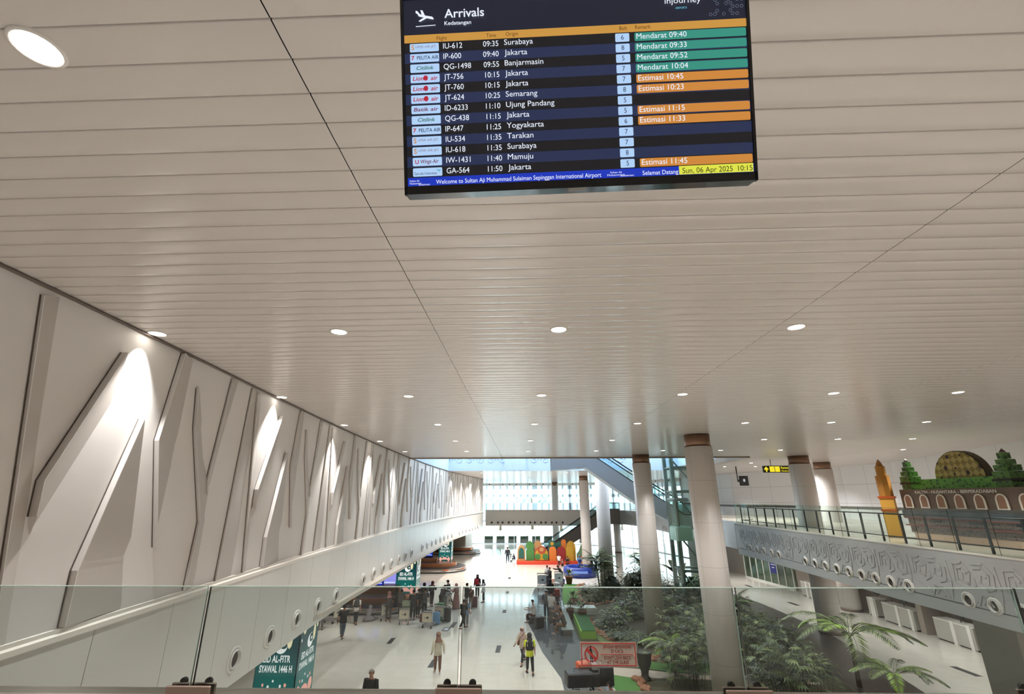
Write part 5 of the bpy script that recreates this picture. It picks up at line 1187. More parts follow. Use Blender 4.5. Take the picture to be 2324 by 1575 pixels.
for u, z, r, cl in ((PXZ(1229, 1246)[0], 1.55, .5, 'brown'), (PXZ(1229, 1246)[0], 1.6, .25, 'tan'), (PXZ(1220, 1265)[0], .8, .36, 'green'), (PXZ(1238, 1265)[0], .8, .36, 'green')): board('round_motif', [(u + r * math.cos(k * .35), z + r * .9 * math.sin(k * .35)) for k in range(18)], cl, 60.2 if r > .3 else 60.17, b, .05)
b = A(1244, 1262, 1227, .5, 'teal', 60.45); u, z = PXZ(1253, 1234); board('ring_motif', [(u + .2 * math.cos(k * .4), z + .2 * math.sin(k * .4)) for k in range(16)], 'yellow', 60.4, b, .04)
A(1246, 1262, 1240, 0, 'orange', 60.25); A(1262, 1274, 1230, .5, 'teal', 60.7); A(1263, 1283, 1240, 0, 'red', 60.3); A(1274, 1285, 1225, 0, 'orange', 60.75); A(1285, 1306, 1228, .6, 'yellow', 60.45); A(1284, 1301, 1240, 0, 'yellow', 60.25)
gd2 = thing('play_dome', 'pale green mosque-shaped play panel right of the arches', 'play structure', (7.0, 60.3, 0))
u0, u1 = PXZ(1308, 1240)[0], PXZ(1334, 1240)[0]; c0 = (u0 + u1) / 2; w0 = (u1 - u0) / 2
MB().extrude([(c0 - w0, 60.3, 0), (c0 + w0, 60.3, 0), (c0 + w0, 60.3, 1.1), (c0 + w0 * .6, 60.3, 1.4), (c0 + w0 * .35, 60.3, 1.8), (c0, 60.3, 2.25), (c0 - w0 * .35, 60.3, 1.8), (c0 - w0 * .6, 60.3, 1.4), (c0 - w0, 60.3, 1.1)], (0, .2, 0)).build('dome_panel', AC['mint'], gd2, world=True)
MB().box(c0 - w0 * .85, c0 + w0 * .2, 60.0, 60.3, 0, .85).build('orange_block', AC['orange'], gd2, world=True)
blue = mat('pool_blue', (26, 48, 128), .4); blue_l = mat('pool_light_blue', (120, 150, 220), .4)
pc = (5.55, 51.3)
t = thing('soft_pool', 'round blue padded play pool beside the palms', 'play pool', (pc[0], pc[1], 0))
MB().lathe([(1.55, 0), (1.66, .08), (1.68, .5), (1.6, .85), (1.45, .92), (1.2, .86), (1.1, .55), (1.1, .1)], 36).build('padded_wall', blue, t)
MB().lathe([(1.12, .02), (1.12, .12)], 36).build('pool_floor', blue_l, t)
MB().bbox(-1.0, .6, -1.72, -1.55, .42, .62, .03).build('light_panel', blue_l, t)
# ================================================================== OUTDOORS BEYOND THE FRONT
hedge_m = mat('hedge_green', (40, 56, 34), .9, noise=(7, 0), rgb2=(30, 48, 26), bump=(9, 1)); plant_m = mat('planter_grey', (96, 92, 84), .8)
first = None
for i in range(9):
    p = at_y(1109 + 27 * i, 1234, 88.0); q = MB()
    if i in (6, 7): continue
    lab = 'dark green hedge in a grey planter outside the far front, %s from the left' % ORD[i]
    if first is None:
        first = thing('hedge_planter', lab, 'planter', (p.x, 88, -.02), 0, 'hedge planters')
        MB().bbox(-.75, .75, -.4, .4, 0, .62, .03).build('planter_box', plant_m, first)
        for k in range(300):
            c = Vector((rg.uniform(-.75, .75), rg.uniform(-.4, .4), rg.uniform(.6, 1.15 + .12 * math.sin(k)))); leaf(q, c, Vector((rg.uniform(-1, 1), rg.uniform(-1, 1), rg.uniform(-.2, 1))), .16, .09, 0)
        q.box(-.7, .7, -.35, .35, .6, 1.1).build('hedge', hedge_m, first)
    else: dup(first, (p.x, 88, -.02), 0, lab, 'hedge planters')
tree_m = mat('tree_green', (150, 188, 170), .9, noise=(2, 0), rgb2=(120, 168, 150)); first = None  # leaf colour paled to stand in for overexposed daylight
for i, (x, y, s) in enumerate([(-14, 128, 1.0), (-6, 122, 1.15), (2, 126, 1.3), (9, 121, 1.2), (16, 127, 1.1), (24, 122, 1.2), (33, 118, 1.1), (42, 108, 1.0)]):
    lab = 'pale tree far outside behind the upper windows, %s from the left' % ORD[i]
    if first is None:
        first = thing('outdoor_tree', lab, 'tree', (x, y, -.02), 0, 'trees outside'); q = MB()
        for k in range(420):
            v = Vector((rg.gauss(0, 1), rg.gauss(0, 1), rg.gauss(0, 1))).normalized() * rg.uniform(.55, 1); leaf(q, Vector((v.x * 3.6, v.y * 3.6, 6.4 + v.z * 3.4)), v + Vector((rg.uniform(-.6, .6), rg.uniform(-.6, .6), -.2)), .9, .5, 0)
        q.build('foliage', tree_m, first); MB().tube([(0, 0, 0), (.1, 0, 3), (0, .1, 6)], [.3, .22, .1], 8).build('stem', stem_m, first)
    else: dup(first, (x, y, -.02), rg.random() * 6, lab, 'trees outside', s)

# ================================================================== PEOPLE
def skinned(pts, edges, roots=(0,), sub=1):
    """grow one continuous surface over a skeleton of (position, radius) points"""
    me = bpy.data.meshes.new('bones'); me.from_pydata([p for p, r in pts], edges, [])
    o = bpy.data.objects.new('bones', me); C.objects.link(o)
    o.modifiers.new('skin', 'SKIN'); sk = me.skin_vertices[0].data
    for i, (p, r) in enumerate(pts): sk[i].radius = r if hasattr(r, '__len__') else (r, r); sk[i].use_root = i in roots
    m_ = o.modifiers.new('sub', 'SUBSURF'); m_.levels = sub; m_.render_levels = sub
    ev = o.evaluated_get(bpy.context.evaluated_depsgraph_get()); em = ev.to_mesh()
    v = [tuple(x.co) for x in em.vertices]; f = [tuple(p.vertices) for p in em.polygons]
    ev.to_mesh_clear(); bpy.data.objects.remove(o); bpy.data.meshes.remove(me)
    return v, f
V = Vector
POSES = {  # thigh, knee for left and right; arm forward, out, elbow bend for left and right; trunk lean; pelvis height (None: stands)
    'stand': ((3, 3), (-3, 2), (4, 10, 14), (-2, 10, 12), 1, None),
    'walk': ((24, 8), (-16, 22), (-20, 9, 22), (22, 9, 26), 3, None),
    'stride': ((14, 4), (-12, 12), (6, 9, 25), (-10, 9, 18), 2, None),
    'hold': ((3, 3), (-4, 4), (25, 8, 92), (22, 8, 95), 1, None),
    'phone': ((4, 4), (-3, 2), (4, 9, 14), (40, 8, 110), 2, None),
    'push': ((12, 8), (-12, 14), (48, 10, 40), (48, 10, 40), 8, None),
    'back_hands': ((4, 3), (-5, 3), (-18, 14, 40), (-18, 14, 40), -1, None),
    'lean': ((10, 14), (-4, 10), (60, 8, 30), (50, 8, 35), 32, None),
    'sit': ((86, 86), (80, 92), (30, 8, 60), (34, 8, 55), 8, .50),
    'slouch': ((84, 70), (88, 96), (25, 10, 70), (20, 10, 65), 18, .50),
    'floor': ((112, 128), (104, 112), (46, 4, 62), (42, 4, 66), 16, .14),
    'kneel': ((60, 150), (64, 150), (20, 8, 60), (24, 8, 70), 14, .26),
}
def joints_of(pose, wom):
    (ta, ka), (tb, kb), aL, aR, lean, pz = POSES[pose]
    J = {}; sh = .16 if wom else .185; hp = .085
    def leg(s, t, k):
        t_, k_ = R(t), R(t - k); h = V((s * hp, 0, 0)); kn = h + V((s * .012, math.sin(t_), -math.cos(t_))) * .43; an = kn + V((0, math.sin(k_), -math.cos(k_))) * .42
        return h, kn, an, k_
    L, Rr = leg(-1, ta, ka), leg(1, tb, kb)
    if pz is None: pz = .075 - min(L[2].z, Rr[2].z)
    P = V((0, 0, pz))
    J['pelvis'] = P; l = R(lean); up = V((0, math.sin(l), math.cos(l)))
    J['waist'] = P + up * .17; J['chest'] = P + up * .38; J['neck'] = P + up * .53; J['chin'] = P + up * .61 + V((0, .02, 0)); J['head'] = J['chin'] + V((0, .01 + .03 * math.sin(l), .085)); J['crown'] = J['head'] + V((0, -.01, .085))
    for s, n, q, a in ((-1, 'L', L, aL), (1, 'R', Rr, aR)):
        J['hip' + n], J['knee' + n], J['ank' + n] = P + q[0], P + q[1], P + q[2]; J['toe' + n] = J['ank' + n] + V((s * .03, .14 * math.cos(min(0, q[3] + .6)) , -.045 if pose not in ('kneel',) else -.02))
        S = P + up * .47 + V((s * sh, 0, 0)); f, o, b = R(a[0] + lean * .6), R(a[1]), R(a[2])
        d1 = V((s * math.sin(o), math.sin(f) * math.cos(o), -math.cos(f) * math.cos(o))); d2 = V((s * math.sin(o) * (.4 if a[2] < 60 else -1.4), math.sin(f + b), -math.cos(f + b))).normalized()
        E_ = S + d1 * .28; W_ = E_ + d2 * .245; J['sho' + n], J['elb' + n], J['wri' + n] = S, E_, W_; J['hand' + n] = W_ + d2 * .09; J['hd' + n] = d2
    return J
BODY = {}
def body_mesh(pose, wom):
    if (pose, wom) in BODY: return BODY[(pose, wom)]
    J = joints_of(pose, wom); k = .92 if wom else 1.0
    names = [('pelvis', .125 * k), ('waist', .105 * k), ('chest', .125 * k), ('neck', .062), ('chin', .058), ('head', .082), ('crown', .058)]
    pts = [(J[n], r) for n, r in names]; ed = [(i, i + 1) for i in range(6)]
    for n in 'LR':
        b = len(pts); pts += [(J['sho' + n], .058 * k), (J['elb' + n], .041 * k), (J['wri' + n], .027), (J['hand' + n], (.036, .018))]; ed += [(2, b), (b, b + 1), (b + 1, b + 2), (b + 2, b + 3)]
        b = len(pts); pts += [(J['hip' + n] + V((0, 0, -.02)), .086), (J['knee' + n], .056), (J['ank' + n], .038), (J['toe' + n], (.042, .026))]; ed += [(0, b), (b, b + 1), (b + 1, b + 2), (b + 2, b + 3)]
    v, f = skinned(pts, ed); mb = MB(); mb.add(v, f, 0, True)
    for s, n in ((-1, 'L'), (1, 'R')):        # five fingers on each palm
        d = J['hd' + n]; sd = V((0, 1, 0)) if abs(d.y) < .8 else V((1, 0, 0)); sd = (sd - d * sd.dot(d)).normalized(); nn = d.cross(sd) * s
        for i, ln in enumerate((.062, .074, .07, .055)):
            a = J['hand' + n] + sd * (.027 - .018 * i) - d * .01; mb.tube([a, a + d * ln * .5 + nn * .004, a + d * ln * .8 + nn * .02 - sd * .0, a + d * ln * .95 + nn * .035], [.0095, .009, .008, .006], 5)
        a = J['wri' + n] + d * .035 + sd * .028; mb.tube([a, a + d * .035 + sd * .022, a + d * .062 + sd * .022 + nn * .01], [.011, .01, .007], 5)
    h = J['head']
    mb.tube([h + V((0, .078, .012)), h + V((0, .102, -.018)), h + V((0, .078, -.026))], [.008, .014, .012], 5)                # nose
    for s in (-1, 1): mb.ball(h + V((s * .083, -.005, -.005)), (.012, .024, .034), 6, 5)
    BODY[(pose, wom)] = (mb, J); return BODY[(pose, wom)]
SKIN = mat('skin_tan', (168, 118, 92), .5); HAIRM = mat('hair_black', (18, 15, 15), .8, spec=.2); SHOE = mat('shoe_black', (28, 26, 26), .4); SHOEW = mat('shoe_white', (214, 210, 204), .5); EYE = mat('eye_dark', (30, 20, 16), .3); LIP = mat('lip', (140, 78, 70), .5)
def cloth(rgb): return mat('cloth_%d_%d_%d' % rgb, rgb, .85, noise=(14, 0), rgb2=tuple(int(v * .86) for v in rgb))
def ell_tube(mb, rings, n=14):
    """rings: (centre, half width, half depth, tilt)"""
    v = []
    for c, a, b, l in rings:
        for k in range(n):
            t = 2 * math.pi * k / n; v.append((c[0] + a * math.cos(t), c[1] + b * math.sin(t) * math.cos(l), c[2] - b * math.sin(t) * math.sin(l)))
    f = [(i * n + k, i * n + (k + 1) % n, (i + 1) * n + (k + 1) % n, (i + 1) * n + k) for i in range(len(rings) - 1) for k in range(n)] + [tuple(range(n - 1, -1, -1)), tuple(range((len(rings) - 1) * n, len(rings) * n))]
    return mb.add(v, f, 0, True)
def person(label, xy, face, pose='stand', h=1.68, top=(40, 40, 44), low=(36, 36, 44), head='hair', hcol=None, wom=False, sleeve='short', robe=False, shoe=None, z=0.0, vest=False, bag=None, drape=.3, cap=None, group=None):
    """face: direction looked at in degrees, 0 = away from the camera down the hall, 90 = to the left"""
    t = thing('person', label, 'person', (xy[0], xy[1], z), R(face), group); k = h / 1.72
    mb, J = body_mesh(pose, wom); b = MB(); b.v = list(mb.v); b.f = mb.f; b.m = mb.m; b.s = mb.s
    b.build('body', SKIN, t)
    w = .9 if wom else 1.0; l = R(POSES[pose][4]); ct = cloth(top); cl = cloth(low)
    T_ = MB(); hem = J['pelvis'] + V((0, 0, -.09 if not wom else -.16)) if POSES[pose][5] is None else J['pelvis'] + V((0, 0, -.02))
    ell_tube(T_, [(hem, .185 * w, .135, l), (J['pelvis'] + V((0, 0, .03)), .18 * w, .135, l), (J['waist'], .165 * w, .125, l), (J['chest'], .19 * w, .135, l), (J['chest'] + (J['neck'] - J['chest']) * .6, .175 * w, .11, l), (J['neck'] + (J['chest'] - J['neck']) * .08, .085, .075, l)])
    for n in 'LR':
        S, E_, W_ = J['sho' + n], J['elb' + n], J['wri' + n]; inn = S.lerp(J['chest'], .3) + V((0, 0, .02))
        T_.tube([inn, S, S.lerp(E_, .5), S.lerp(E_, .85)] + ([E_, E_.lerp(W_, .6), W_] if sleeve == 'long' else []), [.075, .074, .064, .062] + ([.056, .05, .042] if sleeve == 'long' else []), 9)
    tp = T_.build('vest' if vest else 'top', ct, t)
    if vest:
        st_ = MB()
        for zz in (.12, .24): c = J['waist'] + (J['chest'] - J['waist']) * (zz - .12) * 2; ell_tube(st_, [(c + V((0, 0, -.022)), .183 * w, .143, l), (c + V((0, 0, .022)), .187 * w, .145, l)])
        for s in (-1, 1):
            for d in (-1, 1): st_.add([(s * .1 + a, J['chest'].y + d * (.142 - .03 * (zz > .1)), J['chest'].z + zz) for zz in (-.1, .14) for a in (-.022, .022)], [(0, 1, 3, 2)])
        st_.build('reflective_tape', mat('tape_silver', (222, 226, 214), .3), tp)
    if robe:
        Q = MB(); a = J['waist']
        if POSES[pose][5] is None: ell_tube(Q, [((a.x, a.y, a.z + .02), .17 * w, .13, 0), ((0, J['pelvis'].y, J['pelvis'].z), .2 * w, .17, 0), ((0, .02, J['pelvis'].z * .55), .235, .22, 0), ((0, .02, .06), .27, .26, 0), ((0, .02, .035), .255, .245, 0)], 18)
        else: ell_tube(Q, [((a.x, a.y, a.z), .18, .14, 0), ((0, .1, J['pelvis'].z + .06), .26, .3, 0), ((0, .16, .16), .33, .42, 0), ((0, .16, .02), .38, .48, 0)], 18)
        Q.build('robe', cl, t)
    else:
        Q = MB(); pts = [(J['pelvis'] + V((0, 0, .06)), .14 * w), (J['pelvis'] + V((0, 0, -.03)), .125 * w)]; ed = [(0, 1)]
        for n in 'LR':
            i0 = len(pts); pts += [(J['hip' + n] + V((0, 0, -.05)), .1), (J['knee' + n], .073), (J['ank' + n].lerp(J['knee' + n], .12), .058)]; ed += [(1, i0), (i0, i0 + 1), (i0 + 1, i0 + 2)]
        v, f = skinned(pts, ed); Q.add(v, f, 0, True); Q.build('trousers', cl, t)
    for n in 'LR':
        a, o = J['ank' + n], J['toe' + n]; s_ = MB(); d = (o - a); d.z = 0; d = d.normalized() if d.length > .01 else V((0, 1, 0))
        q = a + V((0, 0, -.045)); s_.tube([q - d * .06, q, q + d * .08, q + d * .17], [.034, .042, .045, .03], 8, flat=.72); s_.build('shoe', shoe or SHOE, t)
    hd = J['head']
    hm = MB()
    if head == 'hair':
        hm.ball(hd + V((0, -.012, .022)), (.094, .102, .104), 14, 10, 0, keep=lambda x, y, z_: z_ > .28 or y < .1 and z_ > -.55); hm.build('hair', cloth(hcol) if hcol else HAIRM, t)
    elif head == 'long':
        hm.ball(hd + V((0, -.012, .022)), (.098, .108, .106), 14, 10, 0, keep=lambda x, y, z_: z_ > .3 or y < .1 and z_ > -.8); ell_tube(hm, [(hd + V((0, -.07, 0)), .09, .045, 0), (hd + V((0, -.09, -.16)), .1, .045, 0), (hd + V((0, -.1, -.32)), .075, .03, 0)], 10); hm.build('hair', cloth(hcol) if hcol else HAIRM, t)
    else:
        hm.ball(hd + V((0, -.008, .012)), (.108, .116, .122), 16, 11, 0, keep=lambda x, y, z_: not (y > .62 and abs(x) < .62 and -.75 < z_ < .5))
        nk = J['neck']; ell_tube(hm, [(hd + V((0, -.02, -.07)), .098, .1, 0), (nk + V((0, -.01, .01)), .115, .115, 0), (nk + V((0, -.02, -.1)), .195 * w, .15, l), (nk + V((0, -.03, -drape)), .185 * w, .155, l)], 16); hm.build('hijab', cloth(hcol or (30, 30, 34)), t)
    if cap: MB().ball(hd + V((0, -.005, .04)), (.1, .108, .09), 14, 8, 0, keep=lambda x, y, z_: z_ > .0).tube([hd + V((-.06, .09, .05)), hd + V((0, .15, .045)), hd + V((.06, .09, .05))], .014, 5).build('cap', cloth(cap), t)
    e = MB()
    for s in (-1, 1): MB().ball(hd + V((s * .032, .078, .006)), (.013, .008, .007), 8, 6).build('eye', EYE, t)
    MB().ball(hd + V((0, .078, -.05)), (.024, .008, .007), 8, 5).build('mouth', LIP, t)
    if bag:
        q = MB(); p = J['chest']
        if bag[0] == 'backpack': q.bbox(-.15, .15, p.y - .33, p.y - .125, p.z - .24, p.z + .17, .05)
        if bag[0] == 'front': q.bbox(-.14, .14, p.y + .12, p.y + .28, p.z - .28, p.z + .12, .05)
        if bag[0] == 'strap':
            q.tube([V((-.13, p.y + .09, p.z + .18)), V((0, p.y + .15, p.z)), V((.19, p.y + .02, p.z - .22))], .016, 5); q.tube([V((-.13, p.y + .02, p.z + .2)), V((0, p.y - .15, p.z + .03)), V((.19, p.y - .02, p.z - .22))], .016, 5); q.bbox(.17, .24, p.y - .1, p.y + .1, p.z - .42, p.z - .2, .02)
        q.build({'backpack': 'backpack', 'front': 'chest_bag', 'strap': 'shoulder_bag'}[bag[0]], cloth(bag[1]), t)
    t.scale = (k * 1.14, k * 1.08, k)
    return t
def W(px, py): p = at_z(px, py); return (p.x, p.y)
BK, NV, GR, WH, BR = (26, 26, 28), (34, 38, 56), (96, 96, 96), (214, 212, 206), (104, 74, 58)
person('woman in brown hijab, cream top and brown trousers standing alone on the open floor', W(992, 1528), 18, 'back_hands', 1.6, (206, 198, 180), (112, 78, 62), 'hijab', (132, 98, 82), True, 'long', shoe=SHOEW, drape=.12)
person('person in yellow high-visibility vest and long black hijab, seen from behind', W(1203, 1530), 8, 'stride', 1.6, (214, 224, 40), BK, 'hijab', BK, True, 'short', vest=True, drape=.42)
person('woman in pale pink hijab and cream top walking beside the yellow vest', W(1187, 1507), 150, 'walk', 1.58, (206, 186, 166), (40, 44, 56), 'hijab', (206, 176, 168), True, 'long', bag=('strap', (120, 70, 50)), drape=.26)
person('grey-haired person in black top facing the camera, cut off by the steel capping', (-5.45, 18.9), 168, 'stand', 1.66, BK, BK, 'hair', (120, 110, 104), False, 'long')
person('man in black shirt and blue jeans walking away at the left', W(775, 1449), 8, 'walk', 1.72, (30, 26, 26), (84, 98, 112), 'hair')
person('person in dark hood and white shirt beside the nearest carousel', W(806, 1417), 5, 'stride', 1.62, (190, 184, 176), BK, 'hijab', (52, 48, 48), True, 'short', drape=.4)
person('person in grey robe and hijab sitting on the floor by the carousel', W(834, 1409), -20, 'floor', 1.6, (136, 130, 130), (136, 130, 130), 'hijab', (136, 130, 132), True, 'long', robe=True)
person('person in grey trousers partly hidden behind the nearest festive pillar', W(726, 1430), 30, 'stand', 1.6, (150, 146, 142), (104, 100, 96), 'hair')
person('large man in dark brown clothes pushing a trolley at the left of the crowd', W(880, 1411), 20, 'push', 1.72, (58, 50, 46), (70, 62, 58), 'hijab', (150, 108, 98), False, 'long', drape=.1)
person('black-haired person in front of the lavender screen', (-8.9, 35.2), 90, 'phone', 1.62, BK, NV, 'long', None, True)
person('person in grey shirt behind the front trolley with the round emblem', W(908, 1399), -10, 'hold', 1.6, (110, 104, 100), (80, 74, 70), 'hair')
person('tall man in dark navy seen from behind in the middle of the crowd', W(936, 1407), 5, 'stand', 1.74, (52, 54, 60), (48, 48, 52), 'hair')
person('man in black right of the navy man, facing the carousel', W(948, 1401), -15, 'hold', 1.68, (40, 38, 38), (44, 42, 42), 'hair')
person('man in grey shirt between the trolleys, seen from behind', W(962, 1398), 10, 'stand', 1.66, (88, 86, 86), (62, 60, 60), 'hair')
person('dark-hooded person just right of the middle festive pillar', (-7.25, 36.6), 30, 'stand', 1.64, BK, BK, 'hijab', (46, 36, 36), True, 'long', drape=.3)
person('woman in maroon hijab with black top standing behind the trolleys', W(979, 1376), -20, 'hold', 1.64, (48, 44, 48), (60, 50, 48), 'hijab', (110, 58, 54), True, 'long', bag=('backpack', (70, 66, 66)), drape=.14)
person('bent man in dark jacket loading the rear trolley', W(1000, 1388), -30, 'lean', 1.7, (50, 46, 46), (58, 52, 50), 'hair')
person('person with black cap holding a pale grey bundle', W(1018, 1374), 75, 'push', 1.68, BK, (60, 58, 58), 'hair', cap=BK)
person('woman in long dusty-pink robe and hijab right of the trolleys', W(1035, 1381), 60, 'hold', 1.6, (176, 128, 124), (170, 122, 118), 'hijab', (186, 140, 136), True, 'long', robe=True, drape=.34)
person('boy in black behind the middle glass joint', W(1050, 1427), -35, 'walk', 1.6, (24, 24, 26), (24, 24, 26), 'hair')
person('person in blue shirt and grey trousers just right of the middle glass joint', W(1057, 1423), 0, 'stand', 1.52, (116, 150, 184), (112, 112, 106), 'hijab', (90, 84, 82), True, drape=.1)
person('man in dark shirt at the left of the group in the aisle', W(1058, 1384), -50, 'hold', 1.68, (44, 42, 46), (70, 62, 60), 'hair')
person('small person in brown top with grey trousers in the aisle group', W(1068, 1380), 160, 'stand', 1.42, (112, 84, 72), (128, 118, 108), 'hair')
person('woman with black hijab wearing a big red chest bag', W(1083, 1357), 170, 'stand', 1.66, (44, 40, 44), BK, 'hijab', (34, 28, 30), True, 'long', bag=('front', (150, 30, 44)), drape=.12)
person('person in white shirt and black trousers at the right of the aisle group', W(1097, 1367), 95, 'phone', 1.55, (206, 202, 204), BK, 'hijab', BK, True, 'long', drape=.16)
person('lone man in black standing far off left of the arches', W(1152, 1277), 10, 'stride', 1.76, (40, 44, 50), (34, 36, 42), 'hair', sleeve='long')
person('child riding on the far trolley left of the arches', W(1168, 1274), 60, 'floor', 1.25, (40, 36, 38), (60, 54, 50), 'hair', z=.2)
person('seated man in white shirt and maroon trousers facing left', W(1213, 1413), 78, 'sit', 1.7, (214, 208, 202), (76, 34, 34), 'hair')
person('man in grey shirt and white cap standing on the grey walk', W(1241, 1404), 5, 'stand', 1.68, (96, 98, 110), (36, 40, 58), 'hair', cap=(206, 204, 200))
person('man in white shirt and grey trousers standing right of the white cap', W(1252, 1412), -40, 'stand', 1.74, (216, 214, 210), (128, 126, 118), 'hair')
person('dark-haired woman seated behind the man in white shirt', W(1268, 1402), 60, 'sit', 1.6, (190, 186, 186), BK, 'long', None, True)
person('person in brown top leaning forward on the bench, half hidden', W(1275, 1418), 80, 'slouch', 1.66, (120, 88, 68), (50, 46, 46), 'hair')
person('seated person in khaki trousers and white shoes on the grey bench', W(1282, 1438), 82, 'slouch', 1.72, (74, 62, 56), (140, 108, 84), 'hair', shoe=SHOEW, sleeve='long')
person('person in long black coat at the far end of the grey walk', W(1250, 1372), 0, 'stand', 1.66, BK, BK, 'hijab', BK, True, 'long', robe=True)
person('man in white shirt standing behind the grey trolley', W(1243, 1328), 140, 'stand', 1.62, (206, 204, 204), (60, 60, 66), 'hair')
person('person in black standing beside the grey trolley', W(1249, 1333), 120, 'hold', 1.6, (34, 32, 36), (70, 66, 60), 'hair', sleeve='long')
person('bent person in black next to the white trolley board', W(1276, 1325), 75, 'lean', 1.64, (40, 30, 32), (40, 30, 32), 'hijab', (90, 50, 46), True, 'long', drape=.1)
person('child in white in front of the red arch', W(1269, 1286), 160, 'stand', 1.3, (222, 214, 208), (40, 36, 36), 'hair')
person('child in dark dress beside the child in white', W(1277, 1284), 170, 'floor', 1.3, (50, 38, 38), (60, 40, 40), 'hijab', (190, 130, 120), True)
person('man in black sitting in front of the yellow arch', W(1288, 1281), 175, 'floor', 1.7, (28, 28, 30), (44, 44, 46), 'hair')
person('person in blue sitting at the far rim of the play pool', (5.7, 52.62), 180, 'sit', 1.6, (66, 104, 150), (60, 80, 120), 'hijab', (66, 104, 150), True, 'long', z=.56)
person('person with black hair and white bib at the right end of the play pool', (6.85, 51.6), 105, 'sit', 1.6, (36, 32, 34), (40, 38, 40), 'hair', bag=('front', (230, 228, 224)), z=.56)
person('man in white shirt with black strap sitting low at the bottom edge', tuple(at_z(1396, 1545, .98)[:2]), 62, 'floor', 1.72, (222, 216, 208), (206, 196, 184), 'hair', sleeve='short', bag=('strap', BK))

# ================================================================== TROLLEYS AND LUGGAGE
tr_m = mat('trolley_steel', (170, 168, 164), .35, metal=.7); bd_m = mat('trolley_board', (206, 196, 176), .5); wh_m = mat('wheel_black', (26, 26, 26), .5)
def make_trolley(label, board_m):
    t = thing('luggage_trolley', label, 'luggage trolley')
    f_ = MB()
    for s in (-1, 1): f_.tube([(s * .3, -.42, 1.02), (s * .3, -.36, .9), (s * .3, -.3, .2), (s * .3, .5, .18)], .018, 6)
    f_.tube([(-.3, .5, .18), (.3, .5, .18)], .018, 6)
    for i in range(5): f_.tube([(-.3, -.2 + .16 * i, .19), (.3, -.2 + .16 * i, .19)], .012, 5)
    f_.build('frame', tr_m, t); MB().tube([(-.32, -.42, 1.02), (.32, -.42, 1.02)], .028, 8).build('push_bar', wh_m, t)
    b_ = MB().box(-.3, .3, -.365, -.345, .35, .86).build('advert_board', board_m, t); MB().lathe([(.07, -.003), (.07, .003)], 14, (.06, -.369, .6), axis='y').box(-.15, -.02, -.369, -.366, .57, .6).build('board_emblem', mat('emblem_dark', (60, 50, 46), .5), b_)
    for x, y in ((-.27, -.28), (.27, -.28), (0, .52)): MB().lathe([(.075, -.02), (.085, -.015), (.085, .015), (.075, .02)], 14, (x, y, .088), axis='x').build('wheel', wh_m, t)
    MB().bbox(-.26, .26, -.36, -.16, .78, .92, .02).build('top_basket', tr_m, t)
    return t
t0_ = make_trolley('luggage trolley with beige board and round emblem, leftmost of the front three', bd_m); p = W(918, 1416); t0_.location = (p[0], p[1], 0); t0_.rotation_euler = (0, 0, R(4)); t0_['group'] = 'luggage trolleys'
for lab, px, py, rz in [('luggage trolley with beige board, middle of the front three, beside the blue suitcase', 973, 1424, -14), ('luggage trolley with beige board, rightmost of the front three', 1002, 1410, -22), ('luggage trolley held by the large man in brown', 867, 1407, 50), ('luggage trolley with pale load at the left behind the parapet', 752, 1414, 75), ('small far trolley left of the colourful arches', 1165, 1275, -95), ('luggage trolley carrying the pale grey bundle', 1008, 1384, 70)]:
    p = W(px, py); dup(t0_, (p[0], p[1], 0), R(rz), lab, 'luggage trolleys')
t1_ = make_trolley('luggage trolley with light grey board on the far grey walk', mat('board_grey', (166, 170, 172), .5)); p = W(1231, 1336); t1_.location = (p[0], p[1], 0); t1_.scale = (1.25,) * 3; t1_.rotation_euler = (0, 0, R(-6)); t1_['group'] = 'luggage trolleys'
t2_ = make_trolley('luggage trolley with white board beside the play pool', mat('board_white', (222, 222, 220), .5)); p = W(1267, 1330); t2_.location = (p[0], p[1], 0); t2_.scale = (1.2,) * 3; t2_.rotation_euler = (0, 0, R(5)); t2_['group'] = 'luggage trolleys'
t3_ = make_trolley('big cluttered trolley at the bottom edge with black cases and orange bags', bd_m); t3_.location = (2.35, 21.4, 0); t3_.rotation_euler = (0, 0, R(100)); t3_.scale = (1.3,) * 3; t3_['group'] = 'luggage trolleys'
def suitcase(label, x, y, z, w, d, h, rgb, rz=0.0, name='suitcase'):
    t = thing(name, label, 'luggage', (x, y, z), R(rz)); m_ = mat('case_%d_%d_%d' % rgb, rgb, .45)
    MB().bbox(-w / 2, w / 2, -d / 2, d / 2, .04, h, .04).build('shell', m_, t)
    MB().tube([(-w * .25, 0, h - .01), (-w * .25, 0, h + .1), (w * .25, 0, h + .1), (w * .25, 0, h - .01)], .014, 5).build('handle', wh_m, t)
    q = MB()
    for sx in (-1, 1): q.lathe([(.028, -.02), (.028, .02)], 10, (sx * w * .36, 0, .029), axis='x')
    q.build('castors', wh_m, t)
    for i in (-1, 0, 1): MB().box(i * w * .25 - .01, i * w * .25 + .01, -d / 2 - .006, -d / 2, .1, h - .08).build('rib', m_, t)
p = W(990, 1417); suitcase('light blue suitcase standing beside the middle front trolley', p[0], p[1], 0, .42, .28, .68, (112, 156, 196), -10)
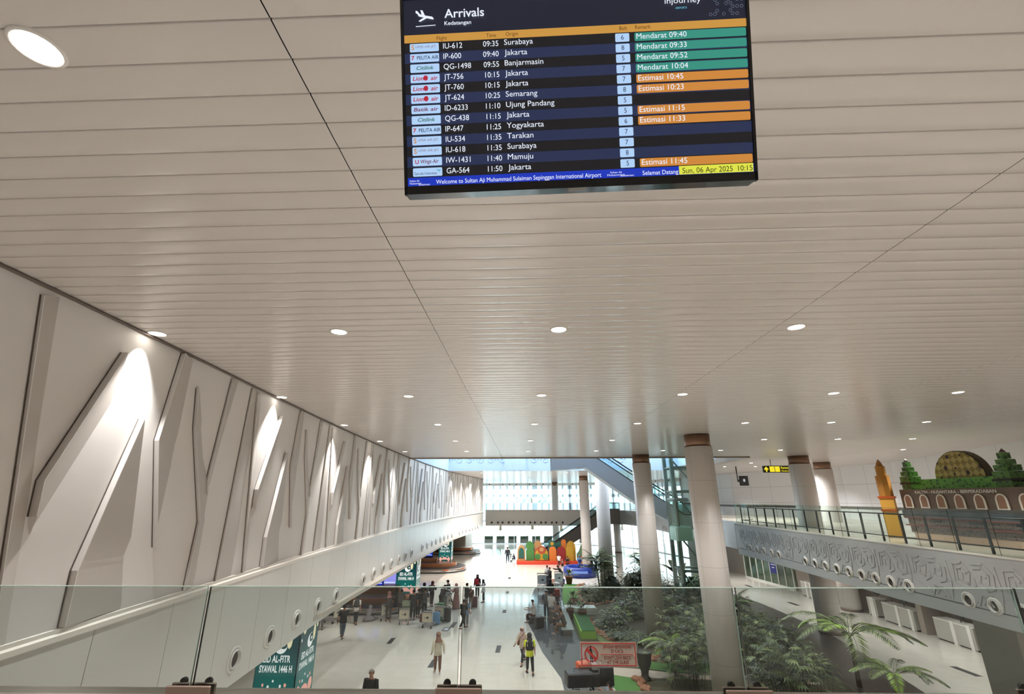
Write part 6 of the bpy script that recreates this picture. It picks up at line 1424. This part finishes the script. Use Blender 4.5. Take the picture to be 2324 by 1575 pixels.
p = W(996, 1411); suitcase('bright green bag behind the blue suitcase', p[0], p[1] + .35, 0, .42, .3, 1.0, (70, 150, 84), -10)
p = W(1015, 1411); suitcase('black suitcase leaning right of the rightmost front trolley', p[0], p[1], 0, .4, .3, .8, (40, 38, 38), -25)
p = W(1075, 1381); suitcase('maroon suitcase behind the small person in brown', p[0], p[1] + .3, 0, .46, .3, .72, (96, 34, 38), 5)
p = W(1224, 1426); suitcase('big black suitcase beside the seated man in white', p[0], p[1], 0, .55, .36, .62, (26, 26, 30), 25)
p = W(1213, 1413); suitcase('low black case that the man in white sits on', p[0], p[1], 0, .42, .6, .34, (22, 22, 26), 78)
p = W(962, 1424); suitcase('maroon case with white box on the middle front trolley', p[0] - .1, p[1] + .3, .2, .4, .4, .5, (92, 50, 46), -14)
p = W(918, 1411); suitcase('pale green parcel on the emblem trolley', p[0], p[1] + .25, .2, .5, .4, .95, (150, 158, 132), 4, 'parcel')
p = W(1008, 1379); suitcase('pale grey bundle held before the black cap', p[0] + .1, p[1], .2, .6, .5, .95, (168, 176, 172), 60, 'bundle')
p = W(1254, 1360); suitcase('red bag at the foot of the black coat', p[0] + .4, p[1] + 1.2, 0, .5, .3, .5, (170, 36, 40), 0, 'travel_bag')
suitcase('long black case lying across the cluttered trolley', 2.2, 21.2, .46, 1.3, .6, .5, (30, 28, 30), 8)
suitcase('orange bag on the cluttered trolley', 2.35, 21.75, .5, .6, .4, .62, (214, 90, 44), 20, 'travel_bag')
suitcase('blue bag under the cluttered trolley at the bottom edge', 1.9, 20.7, 0, .6, .4, .42, (60, 110, 176), -10, 'travel_bag')
suitcase('black case right of the orange bag on the cluttered trolley', 3.1, 21.5, .4, .7, .5, .68, (24, 22, 26), 4)
p = W(1275, 1419)
t = thing('grey_bench', 'grey low bench under the three seated people by the walk', 'bench', (p[0] + .12, p[1] - .1, 0)); MB().bbox(-.3, .42, -2.4, 2.3, .31, .365, .02).build('seat', mat('bench_grey', (136, 146, 140), .4), t)
for y in (-2.1, 0, 2.0): MB().box(-.2, .3, y - .03, y + .03, 0, .31).build('leg', tr_m, t)
